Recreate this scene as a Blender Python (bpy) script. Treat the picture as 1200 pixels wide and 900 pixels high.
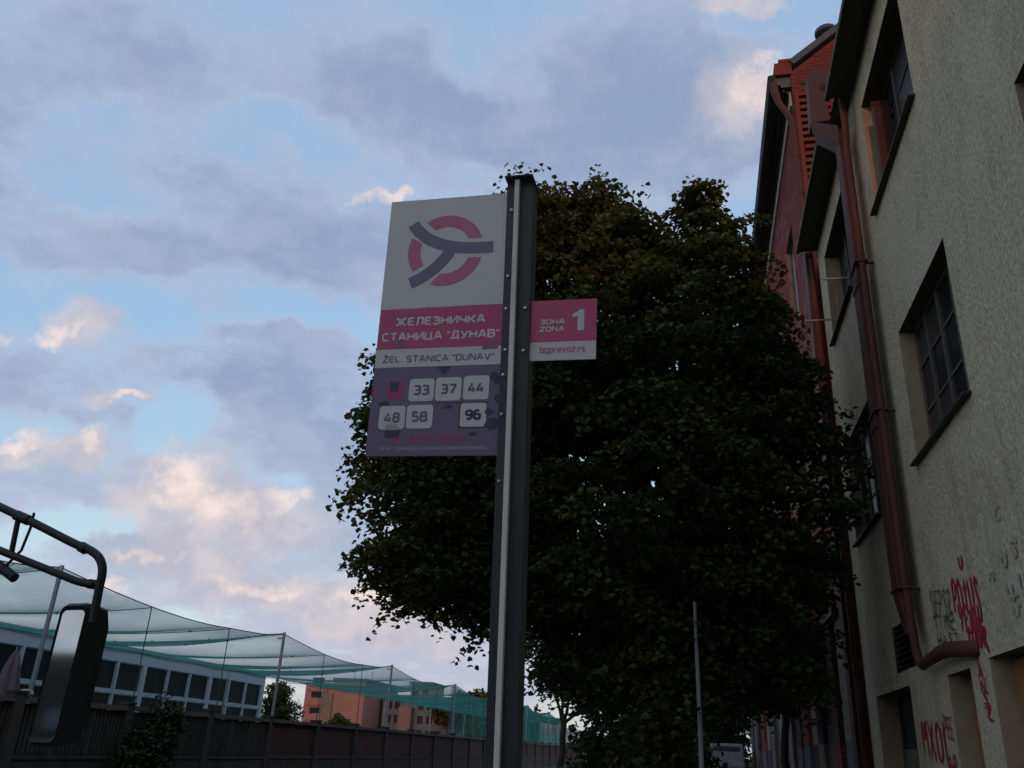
import bpy, bmesh, math, random
import numpy as np
from mathutils import Vector, Matrix

R = math.radians
sc = bpy.context.scene
for _o in list(bpy.data.objects):
    bpy.data.objects.remove(_o)
COL = sc.collection
random.seed(7)
rng = np.random.default_rng(11)

# ------------------------------------------------------------------ camera
# the street runs along +Y, up is +Z; the camera stands on the right-hand pavement
PITCH, ROLL, FPX, YAW = 0.40154, 0.04701, 1005.55, R(12.5)
EYE = Vector((0, 0, 1.6))


def _basis():
    cp, sp, cr, sr = math.cos(PITCH), math.sin(PITCH), math.cos(ROLL), math.sin(ROLL)
    fw = Vector((0, cp, sp)); up0 = Vector((0, -sp, cp)); rt0 = Vector((1, 0, 0))
    rt = rt0 * cr + up0 * sr
    up = -rt0 * sr + up0 * cr
    rz = Matrix.Rotation(YAW, 3, 'Z')
    return rz @ rt, rz @ up, rz @ fw


RT, UP, FW = _basis()
cam = bpy.data.cameras.new('camera')
cam.sensor_fit = 'HORIZONTAL'
cam.sensor_width = 36
cam.lens = FPX / 1200 * 36
cam.clip_start = 0.05
cam.clip_end = 5000
camo = bpy.data.objects.new('camera', cam)
COL.objects.link(camo)
M3 = Matrix((RT, UP, -FW)).transposed()
camo.matrix_world = Matrix.Translation(EYE) @ M3.to_4x4()
sc.camera = camo
sc.render.resolution_x, sc.render.resolution_y = 1024, 768

sc.view_settings.view_transform = 'Standard'
sc.view_settings.look = 'None'
sc.view_settings.gamma = 1
sc.view_settings.exposure = 1.45

# ------------------------------------------------------------------ sky and sun
SUN_EL, SUN_AZ = R(3.6), R(-4.0)      # the sun is low, behind the camera and a touch to its left
SUN_DIR = Vector((math.sin(SUN_AZ) * math.cos(SUN_EL), -math.cos(SUN_AZ) * math.cos(SUN_EL), math.sin(SUN_EL)))


def world_dir(px, py):
    "direction of a cloud, measured on the photograph"
    return (FW + RT * ((px - 600) / FPX) - UP * ((py - 450) / FPX)).normalized()


world = bpy.data.worlds.new("World")
sc.world = world
world.use_nodes = True
wt = world.node_tree
wt.nodes.clear()


def wn(t, **k):
    n = wt.nodes.new(t)
    for a, b in k.items():
        setattr(n, a, b)
    return n


def wmath(op, a, b=None, c=None, clamp=False):
    n = wn('ShaderNodeMath', operation=op)
    n.use_clamp = clamp
    for i, v in enumerate((a, b, c)):
        if v is None:
            continue
        if isinstance(v, (int, float)):
            n.inputs[i].default_value = v
        else:
            wt.links.new(v, n.inputs[i])
    return n.outputs[0]


def wvec(op, a, b=None, scale=None):
    n = wn('ShaderNodeVectorMath', operation=op)
    for i, v in enumerate((a, b)):
        if v is None:
            continue
        if isinstance(v, (tuple, list, Vector)):
            n.inputs[i].default_value = tuple(v)
        else:
            wt.links.new(v, n.inputs[i])
    if scale is not None:
        n.inputs['Scale'].default_value = scale
    return n.outputs['Value'] if op in ('DOT_PRODUCT', 'LENGTH') else n.outputs[0]


def wmix(fac, a, b, blend='MIX'):
    n = wn('ShaderNodeMix', data_type='RGBA', blend_type=blend)
    n.clamp_factor = True
    for i, v in ((0, fac), (6, a), (7, b)):
        if isinstance(v, (int, float)):
            n.inputs[i].default_value = v
        elif isinstance(v, tuple):
            n.inputs[i].default_value = (*v, 1)
        else:
            wt.links.new(v, n.inputs[i])
    return n.outputs[2]


def wramp(v, lo, hi, smooth=True):
    n = wn('ShaderNodeMapRange', interpolation_type='SMOOTHSTEP' if smooth else 'LINEAR')
    wt.links.new(v, n.inputs[0])
    n.inputs[1].default_value = lo
    n.inputs[2].default_value = hi
    n.inputs[3].default_value = 0
    n.inputs[4].default_value = 1
    return n.outputs[0]


def wnoise(vec, scale, detail=6, rough=.55, out='Fac', dist=0):
    n = wn('ShaderNodeTexNoise')
    n.inputs['Scale'].default_value = scale
    n.inputs['Detail'].default_value = detail
    n.inputs['Roughness'].default_value = rough
    n.inputs['Distortion'].default_value = dist
    wt.links.new(vec, n.inputs['Vector'])
    return n.outputs[0] if out == 'Fac' else n.outputs['Color']


D = wn('ShaderNodeTexCoord').outputs['Generated']
sky = wn('ShaderNodeTexSky', sky_type='NISHITA', sun_disc=False)
sky.sun_elevation = SUN_EL
sky.sun_rotation = math.pi + (-SUN_AZ)
SKY = wmix(1.0, wmix(1.0, sky.outputs[0], (1.5, 1.60, 1.78), 'MULTIPLY'), (4.2, 3.9, 3.8), 'DARKEN')
# ragged cloud edges
nz = wvec('SUBTRACT', wnoise(D, 5.5, 7, .6, 'Color'), (.5, .5, .5))
Dd = wvec('ADD', D, wvec('SCALE', nz, scale=.16))
nz2 = wvec('SUBTRACT', wnoise(D, 17, 6, .62, 'Color'), (.5, .5, .5))
Dd2 = wvec('ADD', wvec('ADD', D, wvec('SCALE', nz2, scale=.075)), wvec('SCALE', nz, scale=.06))


def blob(px, py, rx, ry, rot=0, soft=.55, src=None):
    c = world_dir(px, py)
    e1 = (RT - c * RT.dot(c)).normalized()
    e2 = c.cross(e1) * 1
    a = R(rot)
    f1 = e1 * math.cos(a) + e2 * math.sin(a)
    f2 = -e1 * math.sin(a) + e2 * math.cos(a)
    k = math.cos(FW.angle(c)) / FPX
    m = Matrix((f1, f2, c)).transposed()
    n = wn('ShaderNodeMapping', vector_type='TEXTURE')
    n.inputs[1].default_value = tuple(c)
    n.inputs[2].default_value = tuple(m.to_euler())
    n.inputs[3].default_value = (rx * k, ry * k, 1)
    wt.links.new(src or Dd, n.inputs[0])
    return wramp(wvec('LENGTH', n.outputs[0]), 1 + soft, 1 - soft)


def total(lst):
    out = None
    for v, w in lst:
        t = wmath('MULTIPLY', v, w)
        out = t if out is None else wmath('ADD', out, t)
    return out


sep = wn('ShaderNodeSeparateXYZ')
wt.links.new(D, sep.inputs[0])
zc = wmath('ADD', wmath('MAXIMUM', sep.outputs[2], 0.0), .22)
pl = wn('ShaderNodeCombineXYZ')
wt.links.new(wmath('DIVIDE', sep.outputs[0], zc), pl.inputs[0])
wt.links.new(wmath('DIVIDE', sep.outputs[1], zc), pl.inputs[1])
fb = wnoise(pl.outputs[0], 2.3, 9, .56, dist=.35)
fb2 = wnoise(pl.outputs[0], 6.5, 8, .6)
GREY = [(250, 235, 120, 95, 0, .6), (70, 270, 160, 48, 20, .6), (400, 285, 110, 60, 0, .55),
        (330, 435, 160, 48, 0, .5), (300, 510, 120, 55, 10, .5), (390, 570, 70, 45, 20, .5),
        (40, 440, 100, 36, 0, .5), (112, 494, 58, 20, 8, .5), (60, 563, 120, 32, 0, .45),
        (640, 130, 170, 80, 0, .7), (800, 70, 120, 80, 0, .7), (855, 175, 75, 50, 0, .6), (700, 190, 180, 60, 0, .6),
        (100, 70, 140, 70, 0, .7), (330, 60, 160, 70, 0, .7), (500, 100, 110, 60, 0, .7), (30, 180, 70, 50, 0, .6),
        (250, 375, 45, 25, 20, .5), (300, 650, 140, 28, 4, .6), (420, 640, 90, 30, 8, .6), (150, 640, 70, 30, 0, .6),
        (470, 760, 160, 50, 8, .7), (200, 700, 150, 25, 4, .6)]
CLEAR = [(80, 322, 150, 20, 3, .6), (200, 365, 190, 20, 4, .6), (100, 215, 70, 26, 10, .6), (330, 140, 90, 22, -8, .7),
         (130, 150, 60, 30, 0, .7), (620, 95, 50, 26, 0, .7), (590, 190, 55, 16, 0, .6), (890, 210, 35, 30, 0, .6),
         (880, 20, 60, 22, 0, .6), (200, 505, 30, 34, 20, .5), (150, 610, 90, 20, 6, .5), (370, 375, 80, 18, 0, .6),
         (60, 500, 55, 16, 8, .5), (60, 612, 60, 12, 0, .5), (165, 612, 60, 16, 8, .5), (205, 505, 36, 30, 20, .5), (270, 655, 40, 12, 5, .5), (355, 655, 60, 16, 5, .5), (540, 60, 40, 24, 0, .7)]
SOFT = [(215, 575, 72, 52, 0, .6), (285, 605, 100, 34, 10, .6), (240, 640, 50, 24, 10, .7), (95, 380, 44, 30, 0, .6), (40, 530, 75, 22, 0, .6), (320, 696, 125, 26, 6, .7),
        (425, 706, 75, 22, 6, .7), (190, 660, 58, 10, 5, .6), (105, 522, 26, 24, 0, .6), (480, 745, 110, 18, 8, .8), (250, 640, 60, 16, 10, .7),
        (870, 8, 50, 14, 0, .7), (140, 472, 34, 9, 6, .7), (860, 120, 40, 50, 0, .8)]
LIT = [(45, 392, 17, 17, 0, .6), (80, 388, 14, 9, 0, .7), (148, 472, 20, 7, 0, .6), (14, 519, 34, 9, 0, .6), (104, 514, 12, 17, 0, .6), (207, 556, 30, 32, 0, .7),
       (245, 594, 62, 20, 12, .8), (337, 585, 24, 13, 0, .6), (447, 225, 44, 9, -3, .5), (893, 103, 28, 44, 0, .6), (-4, 402, 14, 9, 0, .6),
       (425, 700, 34, 8, 0, .7), (188, 658, 36, 6, 5, .7), (300, 690, 46, 9, 5, .8), (130, 690, 30, 7, 4, .8)]
g = total([(blob(*b), .74) for b in GREY])
cl = total([(blob(*b), .62) for b in CLEAR])
soft = total([(blob(*b, src=Dd2), .8) for b in SOFT])
lit = total([(blob(*b, src=Dd2), .9) for b in LIT])
dens = wmath('SUBTRACT', wmath('ADD', wmath('MULTIPLY', wmath('SUBTRACT', fb, .41), 3.0), g), cl)
fb3 = wnoise(pl.outputs[0], 19, 7, .65)
dens = wmath('ADD', dens, wmath('MULTIPLY', wmath('SUBTRACT', fb2, .5), 1.9))
dens = wmath('ADD', dens, wmath('MULTIPLY', wmath('SUBTRACT', fb3, .5), 1.1))
densf = wramp(dens, -.35, 1.0)
thick = wramp(dens, .45, 1.5)
cloud = wmix(thick, (1.56, 1.86, 2.50), (.98, 1.23, 1.86))
cloud = wmix(wmath('MULTIPLY', wramp(fb2, .42, .66), .38), cloud, (1.98, 2.16, 2.66))
# low down the clouds turn lilac
low = wramp(sep.outputs[2], .42, .06)
cloud = wmix(wmath('MULTIPLY', low, .75), cloud, (1.85, 1.88, 2.35))
# towards the set of the sun the cloud sheet is brighter and warmer
glow = wmath('POWER', wmath('MAXIMUM', wmath('MULTIPLY', wmath('ADD', wvec('DOT_PRODUCT', D, tuple(SUN_DIR)), .55), .65), 0.0), 2.0)
cloud = wmix(wmath('MINIMUM', glow, 1.0), cloud, (3.4, 3.1, 3.1))
skyc = wmix(.72, SKY, wmix(low, (1.22, 1.92, 2.85), (1.80, 2.32, 2.80)))
col = wmix(wmath('MULTIPLY', densf, .82), skyc, cloud)
litn = wmath('MULTIPLY', lit, wramp(wnoise(D, 30, 5, .6), .18, .62))
bil = wnoise(D, 11, 8, .62, dist=.3)
softn = wmath('MULTIPLY', soft, wramp(bil, .20, .52))
shade = wramp(wnoise(D, 20, 7, .6), .38, .62)
col = wmix(wmath('MULTIPLY', wramp(softn, .06, .9), .82), col, wmix(shade, (1.9, 1.82, 2.12), (2.55, 2.26, 2.32)))
litn = wmath('MULTIPLY', lit, wramp(wnoise(D, 26, 7, .65), .22, .60))
col = wmix(wmath('MULTIPLY', wramp(litn, .10, 1.0), .85), col, wmix(shade, (2.9, 2.45, 2.38), (3.6, 3.0, 2.75)))
bgn = wn('ShaderNodeBackground')
bgn.inputs[1].default_value = .1
wt.links.new(col, bgn.inputs[0])
wo = wn('ShaderNodeOutputWorld')
wt.links.new(bgn.outputs[0], wo.inputs[0])

sun = bpy.data.lights.new('sun', 'SUN')
sun.energy = 0.30
sun.angle = R(1.0)
sun.color = (1.0, .42, .20)
suno = bpy.data.objects.new('sun', sun)
COL.objects.link(suno)
suno.rotation_euler = SUN_DIR.to_track_quat('Z', 'Y').to_euler()
suno.location = (0, -20, 40)

# ------------------------------------------------------------------ materials
MATS = {}


def mat(name, base, rough=.8, c2=None, scale=4., amt=1., bump=0., bscale=40., stretch=(1, 1, 1), metal=0., spec=.3,
        detail=5, grime=None, gscale=1.0):
    m = bpy.data.materials.new(name)
    m.use_nodes = True
    nt = m.node_tree
    b = nt.nodes['Principled BSDF']
    b.inputs['Roughness'].default_value = rough
    b.inputs['Metallic'].default_value = metal
    b.inputs['Specular IOR Level'].default_value = spec
    b.inputs['Base Color'].default_value = (*base, 1)
    tc = nt.nodes.new('ShaderNodeNewGeometry')
    mp = nt.nodes.new('ShaderNodeMapping')
    mp.inputs[3].default_value = stretch
    nt.links.new(tc.outputs['Position'], mp.inputs[0])
    cur = None
    if c2:
        n = nt.nodes.new('ShaderNodeTexNoise')
        n.inputs['Scale'].default_value = scale
        n.inputs['Detail'].default_value = detail
        n.inputs['Roughness'].default_value = .6
        nt.links.new(mp.outputs[0], n.inputs['Vector'])
        r = nt.nodes.new('ShaderNodeValToRGB')
        r.color_ramp.elements[0].position = .5 - .22 * amt
        r.color_ramp.elements[1].position = .5 + .22 * amt
        r.color_ramp.elements[0].color = (*base, 1)
        r.color_ramp.elements[1].color = (*c2, 1)
        nt.links.new(n.outputs[0], r.inputs[0])
        cur = r.outputs[0]
    if grime:
        n = nt.nodes.new('ShaderNodeTexNoise')
        n.inputs['Scale'].default_value = gscale
        n.inputs['Detail'].default_value = 7
        n.inputs['Roughness'].default_value = .65
        nt.links.new(mp.outputs[0], n.inputs['Vector'])
        r = nt.nodes.new('ShaderNodeValToRGB')
        r.color_ramp.elements[0].position = .52
        r.color_ramp.elements[1].position = .68
        r.color_ramp.elements[0].color = (0, 0, 0, 1)
        r.color_ramp.elements[1].color = (.8, .8, .8, 1)
        nt.links.new(n.outputs[0], r.inputs[0])
        mx = nt.nodes.new('ShaderNodeMix')
        mx.data_type = 'RGBA'
        nt.links.new(r.outputs[0], mx.inputs[0])
        if cur is None:
            mx.inputs[6].default_value = (*base, 1)
        else:
            nt.links.new(cur, mx.inputs[6])
        mx.inputs[7].default_value = (*grime, 1)
        cur = mx.outputs[2]
    if cur is not None:
        nt.links.new(cur, b.inputs['Base Color'])
    if bump:
        n = nt.nodes.new('ShaderNodeTexNoise')
        n.inputs['Scale'].default_value = bscale
        n.inputs['Detail'].default_value = 4
        nt.links.new(mp.outputs[0], n.inputs['Vector'])
        bp = nt.nodes.new('ShaderNodeBump')
        bp.inputs['Distance'].default_value = bump
        bp.inputs['Strength'].default_value = 1
        nt.links.new(n.outputs[0], bp.inputs['Height'])
        nt.links.new(bp.outputs[0], b.inputs['Normal'])
    MATS[name] = m
    return m


def glass(name, base=(.02, .025, .03), rough=.06):
    m = mat(name, base, rough, c2=tuple(v * 2.2 for v in base), scale=2.5, spec=.55)
    return m


def plaster_mat():
    m = mat('roughcast plaster', (.40, .335, .225), .95, c2=(.60, .51, .365), scale=19, amt=.8, bump=.034, bscale=24, stretch=(1, 1.0, .62), spec=.05,
            grime=(.37, .305, .215), gscale=1.3)
    nt = m.node_tree
    b = nt.nodes['Principled BSDF']
    cur = b.inputs['Base Color'].links[0].from_socket
    pos = nt.nodes.new('ShaderNodeNewGeometry').outputs['Position']

    def layer(cur, scale, stretch, lo, hi, colr, amount, detail=6):
        mp = nt.nodes.new('ShaderNodeMapping'); mp.inputs[3].default_value = stretch
        nt.links.new(pos, mp.inputs[0])
        n = nt.nodes.new('ShaderNodeTexNoise'); n.inputs['Scale'].default_value = scale; n.inputs['Detail'].default_value = detail; n.inputs['Roughness'].default_value = .62
        nt.links.new(mp.outputs[0], n.inputs['Vector'])
        r = nt.nodes.new('ShaderNodeMapRange'); r.inputs[1].default_value = lo; r.inputs[2].default_value = hi; r.inputs[3].default_value = 0; r.inputs[4].default_value = amount
        nt.links.new(n.outputs[0], r.inputs[0])
        x = nt.nodes.new('ShaderNodeMix'); x.data_type = 'RGBA'
        nt.links.new(r.outputs[0], x.inputs[0]); nt.links.new(cur, x.inputs[6]); x.inputs[7].default_value = (*colr, 1)
        return x.outputs[2]
    cur = layer(cur, 3.2, (1, 1, .10), .55, .74, (.25, .21, .155), .45)      # rain streaks
    cur = layer(cur, .7, (1, 1, .8), .54, .62, (.52, .455, .345), .6)        # re-plastered patches
    cur = layer(cur, 42, (1, 1, .5), .60, .74, (.12, .10, .08), .75, 3)     # pits and dirt specks
    cur = layer(cur, 2.0, (1, 1, 1), .60, .76, (.23, .20, .155), .5)        # blotches
    nt.links.new(cur, b.inputs['Base Color'])
    return m


M_plaster = plaster_mat()
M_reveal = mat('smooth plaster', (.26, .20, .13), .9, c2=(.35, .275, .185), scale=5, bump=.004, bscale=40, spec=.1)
M_lintel_shade = mat('shade-darkened lintel plaster', (.07, .06, .045), .9, c2=(.11, .095, .07), scale=6, spec=.1)  # undersides of the openings: their shade is put into this near-black colour
M_soffit = mat('dark eave boards', (.045, .043, .032), .8, c2=(.07, .066, .045), scale=6, stretch=(1, .2, 1))
M_gutter = mat('weathered gutter rim', (.16, .16, .11), .6, c2=(.24, .23, .16), scale=8)
M_rust = mat('red brown painted sheet metal', (.050, .0155, .0115), .7, c2=(.082, .024, .016), scale=6, stretch=(1, 1, .35), spec=.35,
             grime=(.045, .02, .016), gscale=3)
M_rust2 = mat('orange brown drain pipe', (.062, .019, .013), .75, c2=(.095, .029, .018), scale=8, stretch=(1, 1, .3), spec=.35)
M_oldwood = mat('weathered window wood', (.06, .052, .043), .85, c2=(.11, .095, .078), scale=14, stretch=(1, 1, .2))
M_redwood = mat('flaking red window frame', (.14, .06, .05), .8, c2=(.2, .1, .09), scale=14, stretch=(1, 1, .2))
M_pane = mat('dusty window glass', (.028, .028, .026), .35, c2=(.055, .054, .05), scale=4, spec=.14)
M_pane2 = mat('dark window glass', (.012, .013, .015), .25, c2=(.022, .024, .026), scale=3, spec=.12)
M_sill = mat('tarred sheet sill', (.035, .03, .028), .7, c2=(.06, .05, .045), scale=9)
M_black = mat('dark interior', (.02, .018, .018), .9, c2=(.028, .026, .025), scale=4)
M_ply = mat('orange plywood board', (.26, .10, .04), .8, c2=(.33, .15, .07), scale=5, stretch=(1, 1, .25), grime=(.13, .07, .045), gscale=2)
M_greendoor = mat('faded green door', (.10, .12, .08), .7, c2=(.14, .15, .10), scale=5, grime=(.2, .05, .05), gscale=2.2)
M_reddoor = mat('dull red door leaf', (.16, .03, .035), .7, c2=(.11, .03, .03), scale=5)
M_spray_red = mat('red spray paint', (.42, .028, .06), .6, c2=(.34, .022, .05), scale=30)
M_spray_black = mat('black spray paint', (.045, .045, .05), .7, c2=(.09, .09, .09), scale=30)
M_spray_blue = mat('faded blue spray paint', (.30, .275, .235), .85, c2=(.42, .365, .28), scale=22, amt=.6)
M_brick = mat('red brick', (.14, .032, .024), .9, c2=(.195, .050, .036), scale=7, stretch=(1, 1, 3), bump=.006, bscale=30, spec=.1)
M_brickpaint = mat('peeling red painted wall', (.15, .028, .027), .9, c2=(.19, .042, .038), scale=3, spec=.1, grime=(.27, .17, .155), gscale=2.4)
M_mortar = mat('mortar', (.24, .10, .075), .95, c2=(.3, .13, .1), scale=8)
M_white = mat('chalky white paint', (.55, .53, .50), .85, c2=(.45, .43, .4), scale=5)
M_cornice = mat('grey cornice', (.085, .075, .066), .8, c2=(.13, .115, .10), scale=5)
M_slate = mat('dark slate roof', (.06, .06, .065), .7, c2=(.09, .09, .095), scale=6)
M_cream = mat('cream facade', (.19, .16, .125), .9, c2=(.14, .12, .095), scale=3, grime=(.08, .07, .06), gscale=2)
M_maroon = mat('maroon pilaster', (.075, .03, .03), .9, c2=(.06, .025, .026), scale=3)
M_bluegrey = mat('blue grey painted wall', (.07, .08, .095), .9, c2=(.10, .105, .115), scale=3, grime=(.12, .05, .05), gscale=2.5)
M_asphalt = mat('asphalt', (.045, .045, .046), .9, c2=(.06, .06, .06), scale=8, bump=.004, bscale=80)
M_paver = mat('pavement slabs', (.19, .185, .175), .9, c2=(.24, .23, .22), scale=3)
M_kerb = mat('kerb stone', (.28, .27, .26), .9, c2=(.22, .21, .2), scale=6)
M_soil = mat('bare ground', (.10, .09, .07), .95, c2=(.07, .075, .045), scale=.4)
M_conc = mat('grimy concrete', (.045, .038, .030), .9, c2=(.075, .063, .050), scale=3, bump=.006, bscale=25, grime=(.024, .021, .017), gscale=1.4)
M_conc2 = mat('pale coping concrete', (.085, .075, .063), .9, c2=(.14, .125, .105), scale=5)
M_redpanel = mat('rust red wall infill', (.060, .023, .018), .85, c2=(.085, .036, .028), scale=4, stretch=(1, 1, 2.5), grime=(.06, .035, .03), gscale=1.6)
M_hall = mat('pale blue steel cladding', (.46, .52, .57), .6, c2=(.42, .48, .53), scale=.8)
M_hallframe = mat('pale blue window frame', (.42, .49, .55), .6, c2=(.38, .45, .5), scale=2)
M_hallpane = mat('green black hall glass', (.010, .014, .016), .35, c2=(.016, .022, .024), scale=2, spec=.08)
M_steel = mat('galvanised steel', (.22, .25, .27), .5, c2=(.28, .31, .33), scale=5, metal=.3)
M_rope = mat('dark rope', (.045, .06, .06), .9, c2=(.06, .08, .08), scale=30)
M_signpost = mat('anthracite powder coat', (.028, .032, .035), .5, c2=(.035, .040, .043), scale=9, spec=.4)
M_strip = mat('light grey edge strip', (.74, .71, .65), .6, c2=(.68, .65, .60), scale=7, stretch=(1, 1, .4), grime=(.58, .55, .50), gscale=6)
M_signwhite = mat('white sign sheet', (.62, .585, .565), .5, c2=(.66, .63, .605), scale=4, spec=.35)
M_signback = mat('bare aluminium edge', (.4, .4, .4), .5, c2=(.45, .45, .45), scale=8)
M_mag = mat('magenta print', (.50, .065, .155), .45, c2=(.54, .09, .185), scale=6, spec=.35)
M_ring = mat('faded magenta print', (.58, .18, .27), .5, c2=(.54, .15, .24), scale=6)
M_purple = mat('faded purple print', (.155, .115, .185), .45, c2=(.18, .135, .205), scale=5, spec=.35)
M_grey = mat('grey purple print', (.215, .185, .265), .5, c2=(.19, .165, .24), scale=9)
M_text = mat('dark grey lettering', (.15, .13, .17), .5, c2=(.17, .15, .19), scale=9)
M_faint = mat('worn magenta lettering', (.50, .05, .15), .5, c2=(.36, .07, .16), scale=40)
M_pale = mat('worn white lettering', (.50, .46, .50), .5, c2=(.40, .36, .42), scale=40)
M_residue = mat('dark purple sticker residue', (.055, .042, .085), .6, c2=(.095, .075, .13), scale=20)
M_tape = mat('yellowed tape', (.40, .38, .33), .5, c2=(.45, .43, .38), scale=20)
M_bolt = mat('bolt steel', (.55, .55, .55), .3, c2=(.4, .4, .4), scale=30, metal=.8)
M_plastic = mat('black mirror plastic', (.012, .012, .013), .5, c2=(.016, .016, .017), scale=8, spec=.3)
M_tube = mat('black painted tube', (.016, .015, .016), .5, c2=(.022, .02, .02), scale=12, spec=.3)
M_mirror = mat('mirror glass', (.48, .52, .54), .05, c2=(.40, .44, .46), scale=9, metal=1.0)
M_bark = mat('dark bark', (.03, .026, .021), .95, c2=(.05, .042, .034), scale=9, stretch=(1, 1, .25), bump=.02, bscale=12)
M_farbrick = mat('orange brick facade', (.27, .125, .09), .9, c2=(.32, .155, .115), scale=.5)
M_fargrey = mat('grey render facade', (.10, .11, .125), .9, c2=(.125, .135, .15), scale=.3)
M_fardark = mat('brown render facade', (.16, .11, .09), .9, c2=(.2, .14, .11), scale=.3)
M_shed = mat('pale shed cladding', (.62, .62, .60), .8, c2=(.56, .56, .55), scale=1)
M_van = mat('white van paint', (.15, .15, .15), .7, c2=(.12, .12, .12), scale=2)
M_rubber = mat('tyre rubber', (.02, .02, .02), .9, c2=(.03, .03, .03), scale=8)
M_pink = mat('faded pink canvas', (.13, .075, .085), .9, c2=(.17, .14, .15), scale=5, stretch=(1, 1, .3))
M_stone = mat('pale rubble stone', (.30, .27, .23), .95, c2=(.38, .34, .29), scale=9)
M_pole = mat('grey painted pole', (.17, .19, .205), .75, c2=(.22, .24, .255), scale=6)
M_back = mat('brown warehouse brick', (.06, .042, .036), .9, c2=(.08, .056, .048), scale=2)


def leaf_mat(name, stops, trans=.25):
    m = bpy.data.materials.new(name)
    m.use_nodes = True
    nt = m.node_tree
    nt.nodes.clear()
    at = nt.nodes.new('ShaderNodeAttribute')
    at.attribute_name = 'tone'
    rp = nt.nodes.new('ShaderNodeValToRGB')
    cr = rp.color_ramp
    while len(cr.elements) < len(stops):
        cr.elements.new(.5)
    for e, (p, c) in zip(cr.elements, stops):
        e.position = p
        e.color = (*c, 1)
    nt.links.new(at.outputs['Fac'], rp.inputs[0])
    d = nt.nodes.new('ShaderNodeBsdfPrincipled')
    d.inputs['Roughness'].default_value = .6
    d.inputs['Specular IOR Level'].default_value = .08
    t = nt.nodes.new('ShaderNodeBsdfTranslucent')
    mx = nt.nodes.new('ShaderNodeMixShader')
    mx.inputs[0].default_value = trans
    o = nt.nodes.new('ShaderNodeOutputMaterial')
    nt.links.new(rp.outputs[0], d.inputs['Base Color'])
    nt.links.new(rp.outputs[0], t.inputs['Color'])
    nt.links.new(d.outputs[0], mx.inputs[1])
    nt.links.new(t.outputs[0], mx.inputs[2])
    nt.links.new(mx.outputs[0], o.inputs[0])
    return m


M_leaf = leaf_mat('lime leaves', [(0, (.030, .048, .018)), (.38, (.052, .076, .025)), (.62, (.085, .088, .027)), (.80, (.13, .085, .028)), (1, (.18, .085, .032))])
M_leaf2 = leaf_mat('dull green leaves', [(0, (.022, .040, .016)), (.6, (.045, .066, .024)), (1, (.085, .085, .03))])
M_leaf3 = leaf_mat('autumn leaves', [(0, (.05, .05, .018)), (.6, (.085, .07, .022)), (1, (.16, .085, .03))])

# fine safety net: the slanter it is seen, the more thread lies in the way
M_net = bpy.data.materials.new('green safety net')
M_net.use_nodes = True
_n = M_net.node_tree
_n.nodes.clear()
_lw = _n.nodes.new('ShaderNodeNewGeometry')
_dot = _n.nodes.new('ShaderNodeVectorMath'); _dot.operation = 'DOT_PRODUCT'
_n.links.new(_lw.outputs['Normal'], _dot.inputs[0]); _n.links.new(_lw.outputs['Incoming'], _dot.inputs[1])
_ab = _n.nodes.new('ShaderNodeMath'); _ab.operation = 'ABSOLUTE'; _n.links.new(_dot.outputs['Value'], _ab.inputs[0])
_mx = _n.nodes.new('ShaderNodeMath'); _mx.operation = 'MAXIMUM'; _n.links.new(_ab.outputs[0], _mx.inputs[0]); _mx.inputs[1].default_value = .07
_dv = _n.nodes.new('ShaderNodeMath'); _dv.operation = 'DIVIDE'; _dv.inputs[0].default_value = 1; _n.links.new(_mx.outputs[0], _dv.inputs[1])
_pw = _n.nodes.new('ShaderNodeMath'); _pw.operation = 'POWER'; _pw.inputs[0].default_value = .825; _n.links.new(_dv.outputs[0], _pw.inputs[1])
_tr = _n.nodes.new('ShaderNodeBsdfTransparent')
_df = _n.nodes.new('ShaderNodeBsdfDiffuse'); _df.inputs[0].default_value = (.05, .18, .15, 1)
_tl = _n.nodes.new('ShaderNodeBsdfTranslucent'); _tl.inputs[0].default_value = (.08, .275, .23, 1)
_m1 = _n.nodes.new('ShaderNodeMixShader'); _m1.inputs[0].default_value = .55
_n.links.new(_df.outputs[0], _m1.inputs[1]); _n.links.new(_tl.outputs[0], _m1.inputs[2])
_m2 = _n.nodes.new('ShaderNodeMixShader')
_n.links.new(_pw.outputs[0], _m2.inputs[0]); _n.links.new(_m1.outputs[0], _m2.inputs[1]); _n.links.new(_tr.outputs[0], _m2.inputs[2])
_out = _n.nodes.new('ShaderNodeOutputMaterial'); _n.links.new(_m2.outputs[0], _out.inputs[0])


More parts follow.
